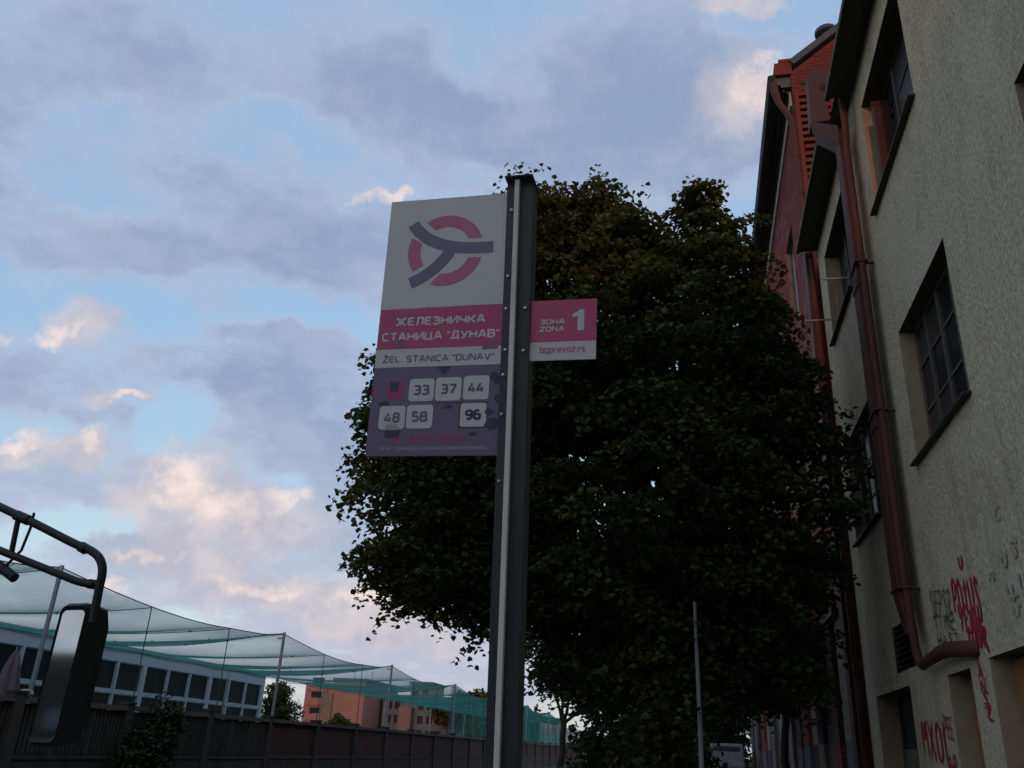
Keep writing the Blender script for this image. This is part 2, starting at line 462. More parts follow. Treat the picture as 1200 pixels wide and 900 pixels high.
# ------------------------------------------------------------------ helpers
class MB:
    "collects shapes, builds one mesh"

    def __init__(s):
        s.v, s.f, s.m = [], [], []

    def face(s, pts, mi=0):
        i = len(s.v)
        s.v += [tuple(p) for p in pts]
        s.f.append(tuple(range(i, i + len(pts))))
        s.m.append(mi)
        return s

    def box(s, x0, x1, y0, y1, z0, z1, mi=0):
        x0, x1 = sorted((x0, x1)); y0, y1 = sorted((y0, y1)); z0, z1 = sorted((z0, z1))
        i = len(s.v)
        s.v += [(x, y, z) for z in (z0, z1) for x, y in ((x0, y0), (x1, y0), (x1, y1), (x0, y1))]
        for q in ((3, 2, 1, 0), (4, 5, 6, 7), (0, 1, 5, 4), (1, 2, 6, 5), (2, 3, 7, 6), (3, 0, 4, 7)):
            s.f.append(tuple(i + k for k in q)); s.m.append(mi)
        return s

    def hexa(s, p, mi=0):
        "8 corners: bottom ring of 4, top ring of 4"
        i = len(s.v)
        s.v += [tuple(q) for q in p]
        for q in ((3, 2, 1, 0), (4, 5, 6, 7), (0, 1, 5, 4), (1, 2, 6, 5), (2, 3, 7, 6), (3, 0, 4, 7)):
            s.f.append(tuple(i + k for k in q)); s.m.append(mi)
        return s

    def prism(s, poly, axis, a, b, mi=0):
        "extrude a polygon (2D) along axis x/y/z from a to b"
        def P(u, v, w):
            return {'x': (w, u, v), 'y': (u, w, v), 'z': (u, v, w)}[axis]
        n = len(poly); i = len(s.v)
        s.v += [P(u, v, a) for u, v in poly] + [P(u, v, b) for u, v in poly]
        s.f.append(tuple(range(i + n - 1, i - 1, -1))); s.m.append(mi)
        s.f.append(tuple(range(i + n, i + 2 * n))); s.m.append(mi)
        for k in range(n):
            s.f.append((i + k, i + (k + 1) % n, i + n + (k + 1) % n, i + n + k)); s.m.append(mi)
        return s

    def tube(s, pts, r, n=10, mi=0, caps=True):
        pts = [Vector(p) for p in pts]
        rs = r if isinstance(r, (list, tuple)) else [r] * len(pts)
        base = len(s.v)
        ref = None
        for k, p in enumerate(pts):
            a = pts[max(k - 1, 0)]; b = pts[min(k + 1, len(pts) - 1)]
            t = (b - a).normalized()
            if ref is None:
                ref = Vector((0, 0, 1)) if abs(t.z) < .9 else Vector((1, 0, 0))
            u = (ref - t * ref.dot(t)).normalized()
            ref = u
            w = t.cross(u)
            for j in range(n):
                q = p + (u * math.cos(2 * math.pi * j / n) + w * math.sin(2 * math.pi * j / n)) * rs[k]
                s.v.append(tuple(q))
        for k in range(len(pts) - 1):
            for j in range(n):
                a = base + k * n + j; b = base + k * n + (j + 1) % n
                s.f.append((a, b, b + n, a + n)); s.m.append(mi)
        if caps:
            s.f.append(tuple(base + j for j in range(n - 1, -1, -1))); s.m.append(mi)
            e = base + (len(pts) - 1) * n
            s.f.append(tuple(e + j for j in range(n))); s.m.append(mi)
        return s

    def mesh(s, name, mats, smooth=False):
        me = bpy.data.meshes.new(name)
        me.from_pydata(s.v, [], s.f)
        for m in (mats if isinstance(mats, (list, tuple)) else [mats]):
            me.materials.append(m)
        if len(me.materials) > 1:
            me.polygons.foreach_set('material_index', s.m)
        if smooth:
            me.polygons.foreach_set('use_smooth', [True] * len(me.polygons))
            try:
                me.set_sharp_from_angle(angle=R(40))
            except Exception:
                pass
        me.update()
        return me

    def build(s, name, mats, parent=None, smooth=False, bevel=0.):
        o = link(name, s.mesh(name, mats, smooth), parent)
        if bevel:
            b = o.modifiers.new('bevel', 'BEVEL')
            b.width = bevel; b.segments = 2; b.limit_method = 'ANGLE'
        return o


ORIGIN = {}


def link(name, me, parent=None, loc=(0, 0, 0), rot=None):
    o = bpy.data.objects.new(name, me)
    COL.objects.link(o)
    o.location = loc
    if rot:
        o.rotation_euler = rot
    if parent is not None:
        o.parent = parent
        if parent.name in ORIGIN:
            o.matrix_parent_inverse = ORIGIN[parent.name].inverted()
    return o


def tag(o, label=None, cat=None, group=None, kind=None):
    if label: o['label'] = label
    if cat: o['category'] = cat
    if group: o['group'] = group
    if kind: o['kind'] = kind
    return o


def thing(name, label, cat, loc=(0, 0, 0), group=None, matrix=None):
    o = bpy.data.objects.new(name, None)
    COL.objects.link(o)
    o.empty_display_size = .3
    if matrix is not None:
        o.matrix_world = matrix
    else:
        o.location = loc
        ORIGIN[o.name] = Matrix.Translation(loc)
    return tag(o, label, cat, group)


def struct(name, mb, m, **k):
    return tag(mb.build(name, m, **k), kind='structure')


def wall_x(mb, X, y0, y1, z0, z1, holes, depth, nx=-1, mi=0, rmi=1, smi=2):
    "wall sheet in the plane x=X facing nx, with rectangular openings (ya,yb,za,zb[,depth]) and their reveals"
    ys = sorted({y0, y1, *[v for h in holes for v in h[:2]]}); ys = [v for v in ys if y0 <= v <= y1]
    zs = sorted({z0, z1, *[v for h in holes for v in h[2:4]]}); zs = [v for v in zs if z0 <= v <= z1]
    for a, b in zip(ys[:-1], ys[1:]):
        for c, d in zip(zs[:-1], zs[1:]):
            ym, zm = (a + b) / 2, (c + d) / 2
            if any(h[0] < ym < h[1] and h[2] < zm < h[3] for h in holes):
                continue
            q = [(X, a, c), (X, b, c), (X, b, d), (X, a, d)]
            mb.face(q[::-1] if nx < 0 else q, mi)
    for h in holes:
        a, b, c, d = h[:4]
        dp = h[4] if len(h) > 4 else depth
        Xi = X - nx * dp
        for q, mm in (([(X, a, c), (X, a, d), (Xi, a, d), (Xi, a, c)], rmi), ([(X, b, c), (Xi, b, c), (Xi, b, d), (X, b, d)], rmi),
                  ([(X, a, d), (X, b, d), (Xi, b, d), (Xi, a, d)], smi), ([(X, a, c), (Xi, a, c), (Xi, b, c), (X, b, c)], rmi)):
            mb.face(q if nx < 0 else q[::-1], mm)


# ------------------------------------------------------------------ ground
g = MB()
g.box(-1500, 1500, -300, 3000, -1.0, -.16)
struct('ground', g, M_soil)
g = MB(); g.box(-15.3, -2.6, -120, 400, -.155, -.15)
struct('road', g, M_asphalt)
g = MB()
for y in range(-120, 200, 3):
    g.box(-2.45, 3.2, y, y + 2.99, -.155, 0)
struct('pavement', g, M_paver)
g = MB()
for y in range(-120, 200, 2):
    g.box(-2.6, -2.453, y, y + 1.985, -.149, .002)
struct('kerb', g, M_kerb)
g = MB(); g.box(-16.2, -15.302, -60, 300, -.155, -.02)
struct('verge', g, M_soil)

# ------------------------------------------------------------------ plastered building on the right
PB = thing('plaster_building', 'tall rough plaster industrial building with deep windows, right of the tree', 'building', (3.2, 10, 0))
Z1a, Z1b, Z2a, Z2b = 5.62, 7.70, 10.06, 12.26
bays = [(y, y + 2.8) for y in (-6.55, -1.2, 4.45, 9.97)] + [(15.37, 17.95)]
holes = []
for a, b in bays:
    b2 = b - .12 if a > 9 else b
    holes.append((a, b2 if a < 12 else b, Z1a, Z1b, .30))
    holes.append((a + (.12 if 9 < a < 12 else 0), b + (.13 if 9 < a < 12 else 0), Z2a, Z2b, .40))
doors = [(9.5, 10.9, 0, 2.77, .35), (11.68, 12.72, 0, 2.73, .35), (14.98, 17.8, 0, 2.77, .45)]
vent = (14.36, 15.68, 3.0, 3.72, .12)
w = MB()
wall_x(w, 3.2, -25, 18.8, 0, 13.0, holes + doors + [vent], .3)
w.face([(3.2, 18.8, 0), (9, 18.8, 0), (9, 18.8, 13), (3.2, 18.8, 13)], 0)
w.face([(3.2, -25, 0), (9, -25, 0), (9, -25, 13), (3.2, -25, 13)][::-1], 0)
w.build('wall', [M_plaster, M_reveal, M_lintel_shade], PB)
b = MB(); b.box(3.62, 9, -24.9, 18.7, 0, 12.95)
b.build('inner_core', M_black, PB)
r = MB()
r.prism([(2.9, 13.02), (9.2, 13.02), (9.2, 13.55), (6.2, 13.6)], 'y', -25.3, 18.9)
r.build('roof', M_slate, PB)
for (ya, yb) in ((-25.3, 13.4), (14.72, 18.78)):
    s = MB()
    s.prism([(2.80, 12.93), (3.197, 12.99), (3.197, 13.017), (2.80, 13.017)], 'y', ya, yb)
    e = s.build('soffit', M_soffit, PB)
    s = MB()
    s.prism([(2.72, 12.90), (2.797, 12.90), (2.797, 13.06), (2.72, 13.06)], 'y', ya - .02, yb + .02)
    s.build('gutter', M_soffit, e, bevel=.012)
    s = MB()
    s.tube([(2.715, ya - .03, 12.90), (2.715, yb + .03, 12.90)], .014, 8)
    s.build('gutter_rim', M_gutter, e, smooth=True)


def casement(X, ya, yb, za, zb, parent, n=3, rows=2, seed=0, redpost=False):
    "old timber window filling an opening; panes are its sub-parts"
    rr = random.Random(seed)
    f = MB()
    t = .055
    f.box(X - .03, X + .05, ya, yb, za, za + t); f.box(X - .03, X + .05, ya, yb, zb - t, zb)
    f.box(X - .029, X + .049, ya, ya + t, za + t, zb - t, 0)
    f.box(X - .029, X + .049, yb - t, yb, za + t, zb - t, 1 if redpost else 0)
    wd = (yb - ya) / n
    for k in range(1, n):
        y = ya + wd * k
        f.box(X - .035, X + .045, y - .045, y + .045, za + t, zb - t)
    zr = [za + (zb - za) * q for q in (.36, .70)][:rows]
    for k in range(n):
        for z in zr:
            f.box(X - .02, X + .035, ya + wd * k + .05, ya + wd * (k + 1) - .05, z - .018, z + .018)
    win = f.build('window', [M_oldwood, M_redwood], parent)
    zz = [za + t] + zr + [zb - t]
    for k in range(n):
        for z0, z1 in zip(zz[:-1], zz[1:]):
            p = MB()
            tl = rr.uniform(-.006, .006)
            y0, y1 = ya + wd * k + .05, ya + wd * (k + 1) - .05
            p.face([(X + tl, y0, z0), (X - tl, y0, z1), (X + tl, y1, z1), (X - tl * .5, y1, z0)])
            p.build('pane', M_pane if rr.random() < .6 else M_pane2, win)
    s = MB()
    s.hexa([(3.10, ya - .05, za - .045), (X - .035, ya - .05, za - .02), (X - .035, yb + .05, za - .02), (3.10, yb + .05, za - .045),
            (3.10, ya - .05, za - .02), (X - .035, ya - .05, za + .012), (X - .035, yb + .05, za + .012), (3.10, yb + .05, za - .02)])
    s.build('sill', M_sill, win)
    return win


for i, h in enumerate(holes):
    wd = casement(3.2 + h[4] - .06, h[0] + .002, h[1] - .002, h[2] + .002, h[3] - .002, PB, n=4 if i % 2 == 0 else 3, seed=i, redpost=(i == 6))
s = MB()   # the red box standing in the top window
s.box(3.235, 3.50, 12.30, 12.46, 10.10, 11.80)
s.box(3.225, 3.51, 12.29, 12.47, 11.80, 11.86)
tag(s.build('shutter', M_rust, PB, bevel=.008), 'red brown shutter box standing in the upper window')

# ground-floor openings
d = MB()
d.box(3.44, 3.47, 11.70, 12.70, .005, 1.25); d.box(3.445, 3.475, 11.70, 12.70, 1.262, 2.72)
o = d.build('door', M_ply, PB); tag(o, 'orange plywood boarding up the narrow doorway')
d = MB()
d.box(3.44, 3.47, 9.52, 10.2, .005, 2.75); d.box(3.43, 3.46, 10.212, 10.88, .005, 2.75)
o = d.build('door', M_ply, PB); tag(o, 'orange boards in the doorway nearest the camera')
d = MB()
d.box(3.56, 3.60, 15.0, 17.78, 1.9, 2.75)
d.box(3.54, 3.60, 15.0, 15.9, .005, 1.89, 1)
d.box(3.545, 3.605, 15.91, 16.5, .005, 1.89, 2)
d.box(3.54, 3.60, 16.51, 17.78, .005, 1.89, 1)
o = d.build('door', [M_black, M_greendoor, M_reddoor], PB); tag(o, 'dark doorway with green and red door leaves under the louvre')
vb = MB(); vb.box(3.205, 3.33, vent[0], vent[1], vent[2], vent[2] + .03); vb.box(3.205, 3.33, vent[0], vent[1], vent[3] - .03, vent[3])
vb.box(3.19, 3.30, vent[0] - .03, vent[0] + .03, vent[2], vent[3]); vb.box(3.19, 3.30, vent[1] - .03, vent[1] + .03, vent[2], vent[3])
vo = vb.build('louvre_vent', M_sill, PB)
for k in range(7):
    z = vent[2] + .05 + k * .095
    s = MB(); s.hexa([(3.19, vent[0] + .03, z), (3.30, vent[0] + .03, z + .05), (3.30, vent[1] - .03, z + .05), (3.19, vent[1] - .03, z),
                      (3.19, vent[0] + .03, z + .012), (3.30, vent[0] + .03, z + .062), (3.30, vent[1] - .03, z + .062), (3.19, vent[1] - .03, z + .012)])
    s.build('slat', M_sill, vo)

# big rainwater duct with hopper, chute and slim pipe
s = MB()
s.box(2.90, 3.06, 13.55, 13.95, 4.0, 12.35)
for z in (9.05, 6.5):
    s.box(2.885, 3.075, 13.535, 13.965, z, z + .14)
s.hexa([(2.95, 13.48, 3.35), (3.06, 13.48, 3.35), (3.06, 13.70, 3.35), (2.95, 13.70, 3.35),
        (2.90, 13.55, 4.0), (3.06, 13.55, 4.0), (3.06, 13.95, 4.0), (2.90, 13.95, 4.0)])
DP = tag(s.build('downpipe', M_rust, PB, bevel=.012), 'wide red brown rainwater duct with hopper, between the two window bays')
s = MB()
s.tube([(3.02, 13.45, 12.95), (3.02, 13.44, 12.4), (3.0, 13.47, 11.9), (3.0, 13.47, 4.3), (3.01, 13.48, 3.6), (3.02, 13.47, 3.15), (3.03, 13.40, 2.96), (3.03, 13.22, 2.90),
        (3.04, 12.7, 2.95)], [.062, .062, .058, .058, .058, .06, .065, .07, .07], 14)
s.tube([(3.04, 12.85, 2.93), (3.05, 12.35, 2.97), (3.06, 11.9, 2.965), (3.07, 11.55, 2.93), (3.09, 11.40, 2.92), (3.14, 11.30, 2.91), (3.22, 11.26, 2.91)],
       [.07, .085, .094, .094, .094, .094, .094], 16)
s.build('pipe', M_rust2, DP, smooth=True)
s = MB()   # hopper box under the roof gap
s.prism([(2.56, 13.02), (2.90, 13.02), (2.95, 14.30), (2.75, 14.42), (2.60, 14.2)], 'y', 14.12, 14.5)
s.build('hopper', M_rust, DP, bevel=.02)
s = MB(); s.tube([(2.88, 14.125, 13.85), (2.88, 14.105, 13.85)], .085, 18)
s.build('hopper_hole', M_black, DP)
s = MB()   # sloping chute
s.hexa([(2.555, 14.10, 12.78), (2.70, 14.5, 12.78), (3.05, 13.95, 11.98), (2.90, 13.50, 11.98),
        (2.555, 14.10, 13.03), (2.70, 14.5, 13.03), (3.05, 13.95, 12.40), (2.90, 13.50, 12.40)])
s.build('chute', M_rust, DP, bevel=.012)
for z in (9.45, 6.75, 3.98):
    s = MB()
    s.box(2.875, 3.085, 13.40, 13.975, z, z + .035); s.box(3.085, 3.2, 13.50, 13.54, z, z + .03)
    s.build('clamp', M_sill, DP)
# second duct at the far end
s = MB()
s.box(2.94, 3.12, 18.95, 19.42, 0, 13.2)
for z in (11.2, 8.2, 5.2):
    s.box(2.925, 3.135, 18.935, 19.435, z, z + .12)
D2 = tag(s.build('downpipe', M_rust, PB, bevel=.012), 'slimmer red brown duct at the far end of the plaster wall')
s = MB(); s.tube([(3.06, 18.87, 12.8), (3.06, 18.87, .2)], .05, 12)
s.build('pipe', M_rust2, D2, smooth=True)
# brackets by the second upper window
s = MB(); s.box(2.42, 3.2, 17.09, 17.12, 10.22, 10.25); s.box(2.42, 2.45, 17.09, 17.12, 10.25, 10.42)
s.build('bracket', M_steel, PB)
s = MB(); s.box(2.67, 3.2, 15.515, 15.545, 10.315, 10.345)
s.build('bracket', M_steel, PB)

# graffiti: hand-made strokes lying on the plaster
GL = {
    'P': [[(0, 0), (.05, 1), (.55, 1), (.75, .78), (.55, .5), (.05, .45)]],
    'O': [[(.4, 0), (.05, .25), (.05, .75), (.4, 1), (.75, .75), (.75, .25), (.4, 0)]],
    'T': [[(.0, .72), (.8, .85)], [(.45, 1.05), (.35, 0), (.6, .08)]],
    'U': [[(.0, 1), (.05, .2), (.35, 0), (.65, .2), (.75, 1.05)]],
    'S': [[(.8, .85), (.45, 1.05), (.1, .8), (.65, .4), (.55, -.15), (.05, -.05)]],
    'Y': [[(0, 1.05), (.35, .5)], [(.85, 1.0), (.25, -.1)]],
    'E': [[(.8, 1), (.1, .95), (.1, .05), (.8, 0)], [(.1, .5), (.65, .52)]],
    'A': [[(0, 0), (.4, 1.05), (.75, 0)], [(.1, .35), (.75, .42)]],
    'H': [[(.05, 0), (.1, 1)], [(.75, 1.05), (.7, -.1)], [(.05, .45), (.75, .55)]],
    'R': [[(.05, 0), (.1, 1), (.65, .95), (.7, .65), (.12, .5), (.85, -.25)]],
    'M': [[(0, 0), (.1, 1), (.4, .3), (.7, 1.05), (.8, -.05)]],
    'X': [[(0, 1), (.8, 0)], [(.75, 1), (.05, 0)]],
    'L': [[(.15, 1.05), (.1, 0), (.85, .1)]],
    'C': [[(.8, .85), (.4, 1), (.05, .6), (.1, .15), (.75, .0)]],
    'F': [[(.1, 0), (.1, 1), (.8, 1.0)], [(.1, .5), (.6, .55)]],
    'I': [[(.3, 0), (.35, 1)]],
    'Z': [[(0, .95), (.8, 1), (.05, .05), (.85, 0)]],
    'G': [[(.8, .85), (.4, 1), (.05, .6), (.1, .15), (.6, 0), (.75, .4), (.4, .42)]],
    'N': [[(0, 0), (.05, 1), (.7, 0), (.78, 1.05)]],
}


def spray(name, text, y_l, z_l, y_r, z_r, hgt, wid, m, label, seed=0, X=3.19):
    "a line of spray strokes on the wall; y_l is the left (far) end, letters run towards the camera"
    rr = random.Random(seed)
    n = len(text)
    for k, ch in enumerate(text):
        mb = MB()
        for st in GL.get(ch, []):
            pts = []
            for (u, v) in st:
                q = (k + u * .92 + rr.uniform(-.05, .05)) / n
                pts.append((y_l + (y_r - y_l) * q, z_l + (z_r - z_l) * q + (v + rr.uniform(-.05, .05)) * hgt))
            dens_pts = []
            for (p, q) in zip(pts[:-1], pts[1:]):
                for j in range(4):
                    t = j / 4
                    dens_pts.append((p[0] + (q[0] - p[0]) * t, p[1] + (q[1] - p[1]) * t))
            dens_pts.append(pts[-1])
            for _ in range(2):
                dens_pts = [dens_pts[0]] + [((a[0] + 2 * b[0] + c[0]) / 4, (a[1] + 2 * b[1] + c[1]) / 4) for a, b, c in zip(dens_pts[:-2], dens_pts[1:-1], dens_pts[2:])] + [dens_pts[-1]]
            L, Rr = [], []
            for i, p in enumerate(dens_pts):
                a = dens_pts[max(0, i - 1)]; b = dens_pts[min(len(dens_pts) - 1, i + 1)]
                tx, ty = b[0] - a[0], b[1] - a[1]
                l = math.hypot(tx, ty) or 1
                ww = wid * (.5 if i in (0, len(dens_pts) - 1) else rr.uniform(.85, 1.1)) / 2
                L.append((p[0] - ty / l * ww, p[1] + tx / l * ww)); Rr.append((p[0] + ty / l * ww, p[1] - tx / l * ww))
            spray.lift += .00013
            x = X - spray.lift
            for i in range(len(dens_pts) - 1):
                mb.face([(x, *L[i]), (x, *L[i + 1]), (x, *Rr[i + 1]), (x, *Rr[i])])
        if mb.f:
            o = mb.build(name, m, PB)
            if label: tag(o, label)


spray.lift = 0.0
spray('graffiti', 'POTUS', 11.90, 3.40, 10.80, 3.21, .42, .056, M_spray_red, 'red spray letter of the word POTUS', 1)
spray('graffiti', 'YEAH', 11.78, 3.19, 10.92, 3.05, .28, .052, M_spray_red, 'red spray letter of the word YEAH', 2)
spray('graffiti', 'TOUR', 11.56, 2.97, 10.78, 2.86, .235, .056, M_spray_red, 'red spray letter of the word TOUR', 3)
spray('graffiti', 'U', 11.42, 3.86, 11.24, 3.84, .16, .05, M_spray_red, 'small red spray crown above the words', 4)
for k, (ch, z) in enumerate(zip('TANSZ', (2.74, 2.58, 2.43, 2.29, 2.15))):
    spray('graffiti', ch, 11.40 - .03 * k, z, 11.14 - .03 * k, z - .05, .16, .036, M_spray_red, 'letter of the thin red tag running down beside the pipe mouth', 10 + k)
spray('graffiti', 'MXOL', 14.55, 1.75, 12.95, 1.60, .55, .06, M_spray_red, 'tall red spray letter by the dark doorway', 20)
spray('graffiti', 'PEE', 13.22, 1.98, 12.79, 1.93, .28, .03, M_spray_red, None, 21)
spray('graffiti', 'AR', 13.25, 1.52, 12.80, 1.47, .28, .035, M_spray_red, None, 22)
spray('graffiti', 'SEPSR', 13.0, 3.53, 11.95, 3.38, .33, .026, M_spray_black, 'letter of the black tag beside the duct', 30)
spray('graffiti', 'TIME', 12.95, 3.35, 11.95, 3.21, .21, .024, M_spray_black, None, 31)
spray('graffiti', 'HASZ', 12.9, 3.10, 11.85, 2.96, .2, .024, M_spray_black, None, 32)
spray('graffiti', 'IPREMONT', 17.9, 2.90, 15.6, 2.86, .12, .014, M_spray_black, None, 33)
for k in range(9):
    yy = random.uniform(9.2, 10.6); zz = random.uniform(3.0, 4.1)
    spray('graffiti', random.choice('CSENU'), yy + .12, zz, yy - .12, zz - .03, random.uniform(.1, .2), random.uniform(.025, .05), M_spray_blue, None, 40 + k)

# ------------------------------------------------------------------ red brick building with the gable
BB = thing('brick_building', 'red brick building with gable, chimney and peeling facade beyond the plaster one', 'building', (3.2, 30, 0))
Y0, YE = 19.8, 62.0
w = MB()
# gable wall facing the camera, stepping up with the roof
w.prism([(3.2, 0), (9.5, 0), (9.5, 18.2), (6.2, 21.9), (3.2, 19.42)], 'y', Y0, Y0 + .35)
w.build('gable_wall', M_brick, BB)
w = MB()
bwin = []
y = 22.5
while y < 58:
    bwin += [(y, y + 1.7, 3.4, 6.2), (y, y + 1.7, 8.2, 11.2), (y, y + 1.7, 13.2, 16.2)]
    y += 4.2
wall_x(w, 3.2, Y0 + .351, YE, 4.6, 18.5, [h for h in bwin if h[2] > 5], .3)
w.build('facade_wall', [M_brickpaint, M_cream, M_cream], BB)
b = MB(); b.box(3.55, 9.4, Y0 + .36, YE, 0, 18.4)
b.build('inner_core', M_black, BB)
for h in bwin:
    if h[2] < 5:
        continue
    f = MB(); f.box(3.38, 3.44, h[0], h[0] + .08, h[2], h[3]); f.box(3.38, 3.44, h[1] - .08, h[1], h[2], h[3])
    f.box(3.379, 3.439, h[0] + .08, h[1] - .08, h[3] - .08, h[3]); f.box(3.379, 3.439, h[0] + .08, h[1] - .08, h[2], h[2] + .08)
    f.box(3.378, 3.438, (h[0] + h[1]) / 2 - .04, (h[0] + h[1]) / 2 + .04, h[2] + .08, h[3] - .08)
    wo_ = f.build('window', M_white, BB)
    p = MB(); p.face([(3.42, h[0], h[2]), (3.42, h[0], h[3]), (3.42, h[1], h[3]), (3.42, h[1], h[2])])
    p.build('pane', M_pane2, wo_)
# frieze, cornice mouldings and gutter
s = MB(); s.box(3.14, 3.199, Y0 + .30, YE, 18.5, 19.0)
s.build('frieze', M_white, BB)
s = MB()
s.prism([(3.199, 19.0), (3.199, 19.35), (2.74, 19.35), (2.74, 19.1), (2.92, 19.1), (2.92, 19.0)], 'y', Y0 + .1, YE)
s.build('cornice', M_cornice, BB)
for x, z in ((2.98, 18.93), (3.07, 18.86)):
    s = MB(); s.box(x, x + .035, Y0 + .2, YE, z, z + .066); s.build('moulding', M_cornice, BB)
s = MB(); s.prism([(2.58, 18.86), (2.735, 18.80), (2.735, 19.33), (2.56, 19.30)], 'y', Y0 - .1, YE)
s.build('gutter', M_black, BB, bevel=.03)
# broken parapet block and roof
s = MB(); s.box(2.78, 3.24, Y0 - .02, Y0 + .5, 19.36, 19.78); s.box(2.9, 3.3, Y0 - .03, Y0 + .5, 19.785, 19.9)
s.build('parapet', M_brick, BB)
s = MB()
s.hexa([(3.3, Y0 - .12, 19.62), (6.3, Y0 - .12, 22.08), (6.3, YE, 22.08), (3.3, YE, 19.62), (3.18, Y0 - .12, 19.78), (6.3, Y0 - .12, 22.3), (6.3, YE, 22.3), (3.18, YE, 19.78)])
s.hexa([(6.3, Y0 - .12, 22.08), (9.8, Y0 - .12, 18.2), (9.8, YE, 18.2), (6.3, YE, 22.08), (6.3, Y0 - .12, 22.3), (9.9, Y0 - .12, 18.4), (9.9, YE, 18.4), (6.3, YE, 22.3)])
s.build('roof', M_slate, BB)
s = MB(); s.tube([(4.35, Y0 + .4, 20.2), (4.35, Y0 + .4, 21.0)], .17, 20); 
ch = s.build('chimney', M_rust, BB, smooth=True)
s = MB(); s.tube([(4.35, Y0 + .4, 21.0), (4.35, Y0 + .4, 21.04), (4.35, Y0 + .4, 21.15), (4.35, Y0 + .4, 21.24)], [.24, .31, .31, .22], 20)
s.build('chimney_cap', M_slate, ch, smooth=True)
# ladder of projecting courses at the corner
s = MB(); s.box(3.205, 3.32, Y0 - .16, Y0 - .003, 12.2, 18.6)
s.build('corner_strip', M_brick, BB)
dm = MB(); dm.box(-.40, .40, -.13, 0, -.055, .055)
dme = dm.mesh('brick_course', M_brick)
for k in range(29):
    link('brick_course', dme, BB, (3.722 + random.uniform(-.006, .006), Y0 - .003, 12.3 + k * .222))
# rows of bricks picked out on the gable above the ladder (joints recessed)
bm_ = MB(); bm_.box(-.118, .118, -.018, 0, -.033, .033)
bme = bm_.mesh('brick', M_brick)
nb = 0
for row in range(22):
    z = 18.72 + row * .079
    x = 3.36 + (row % 2) * .125
    while x < 5.6:
        if z < 19.36 + (x - 3.3) * .815 and nb < 296:
            link('brick', bme, BB, (x, Y0 - .002 + random.uniform(-.004, .004), z), (0, random.uniform(-.015, .015), 0)); nb += 1
        x += .25
s = MB(); s.box(3.42, 3.75, Y0 - .03, Y0 - .021, 18.9, 19.02)
s.build('wall_slot', M_black, BB)
# lit drain pipe curling out of the gutter
s = MB()
s.tube([(2.70, Y0 - .12, 18.95), (2.70, Y0 - .15, 18.7), (2.78, Y0 - .16, 18.25), (2.95, Y0 - .17, 17.9), (3.08, Y0 - .17, 17.5), (3.10, Y0 - .16, 17.0), (3.11, Y0 - .16, 13.0)],
       [.10, .115, .085, .08, .08, .075, .075], 14)
dp3 = s.build('downpipe', M_rust2, BB, smooth=True)
s = MB(); s.tube([(3.11, Y0 - .16, 13.0), (3.11, Y0 - .16, 12.4)], [.11, .1], 12)
for z in (16.4, 15.2, 14.0):
    s.tube([(3.11, Y0 - .16, z), (3.11, Y0 - .16, z + .08)], .088, 12)
s.build('pipe_collar', M_rust, dp3, smooth=True)
# painted ground-floor bays
cols = [M_cream, M_maroon, M_bluegrey, M_maroon, M_cream, M_brickpaint, M_black, M_maroon, M_cream, M_bluegrey]
y = Y0 + .36
k = 0
while y < 56:
    wd_ = [1.2, .9, 1.5, 1.0, 1.9, 1.1, 1.6][k % 7] * (1 + (y - 20) / 36)
    pr = [.0, .12, .03, .14, .02, .13, -.04][k % 7]
    up = cols[k % len(cols)]
    lo_ = [M_bluegrey, M_brickpaint, M_bluegrey, M_cream, M_maroon][k % 5]
    s = MB(); s.box(3.1 - pr, 3.3, y, y + wd_ - .01, 2.05, 4.59); s.box(3.098 - pr, 3.3, y, y + wd_ - .01, 0, 2.04, 1)
    s.build('pilaster', [up, lo_], BB)
    y += wd_; k += 1
s = MB(); s.box(2.9, 3.199, Y0 + .36, YE, 4.6, 4.75); s.build('string_course', M_cornice, BB)

# block behind the camera (never in frame): keeps the low sun off the street
WB = thing('sun_block', 'unseen brown block added behind the camera to keep low sun off the street', 'building', (0, -40, 0))
w = MB(); w.box(-13, 30, -50, -34, 0, 12.3)
w.build('wall', M_back, WB)
w = MB(); w.box(-13.4, 30.4, -50.4, -33.6, 12.3, 12.6); w.build('roof', M_slate, WB)
w = MB(); w.box(-70, -13.01, -48, -38, 0, 8.6); w.build('wing', M_back, WB)
for x in range(-68, -14, 3):
    p = MB(); p.box(x, x + 1.6, -37.998, -37.95, 4.6, 5.6); p.build('shutter', M_pole, WB)
for z in (2.0, 6.4):
    for x in range(-11, 28, 4):
        p = MB(); p.box(x, x + 2.2, -33.998, -33.95, z, z + 2.2); p.build('window', M_hallpane, WB)

# ------------------------------------------------------------------ fence wall on the far side of the road
FWL = thing('concrete_fence', 'grimy concrete wall of ribbed and rust red panels along the far side of the road', 'wall', (-16, 30, 0))
SP = 4.45
posts_y = [27.9 + SP * k for k in range(-7, 25)]
pm = MB(); pm.box(-.16, .16, -.17, .17, -.15, 2.30); pm.box(-.19, .19, -.2, .2, 2.30, 2.36)
pme = pm.mesh('post', M_conc)
pl_ = MB(); pl_.box(-.10, .10, -2.05, 2.05, -.15, .92); pl_.box(-.13, .13, -2.05, 2.05, .86, .96)
plm = pl_.mesh('plinth', M_conc)
rib = MB()
rib.box(-.02, .04, -2.05, 2.05, .96, 2.10)
q = -2.0
while q < 2.0:
    rib.box(.04, .09, q, q + .085, .98, 2.08); q += .16
for q in (-.7, .7):
    rib.box(.04, .12, q - .07, q + .07, .97, 2.10)
ribm = rib.mesh('panel', M_conc)
red = MB()
for r_ in range(9):
    red.box(-.03, .05 + .008 * (r_ % 2), -2.05, 2.05, .97 + r_ * .126, .97 + r_ * .126 + .116)
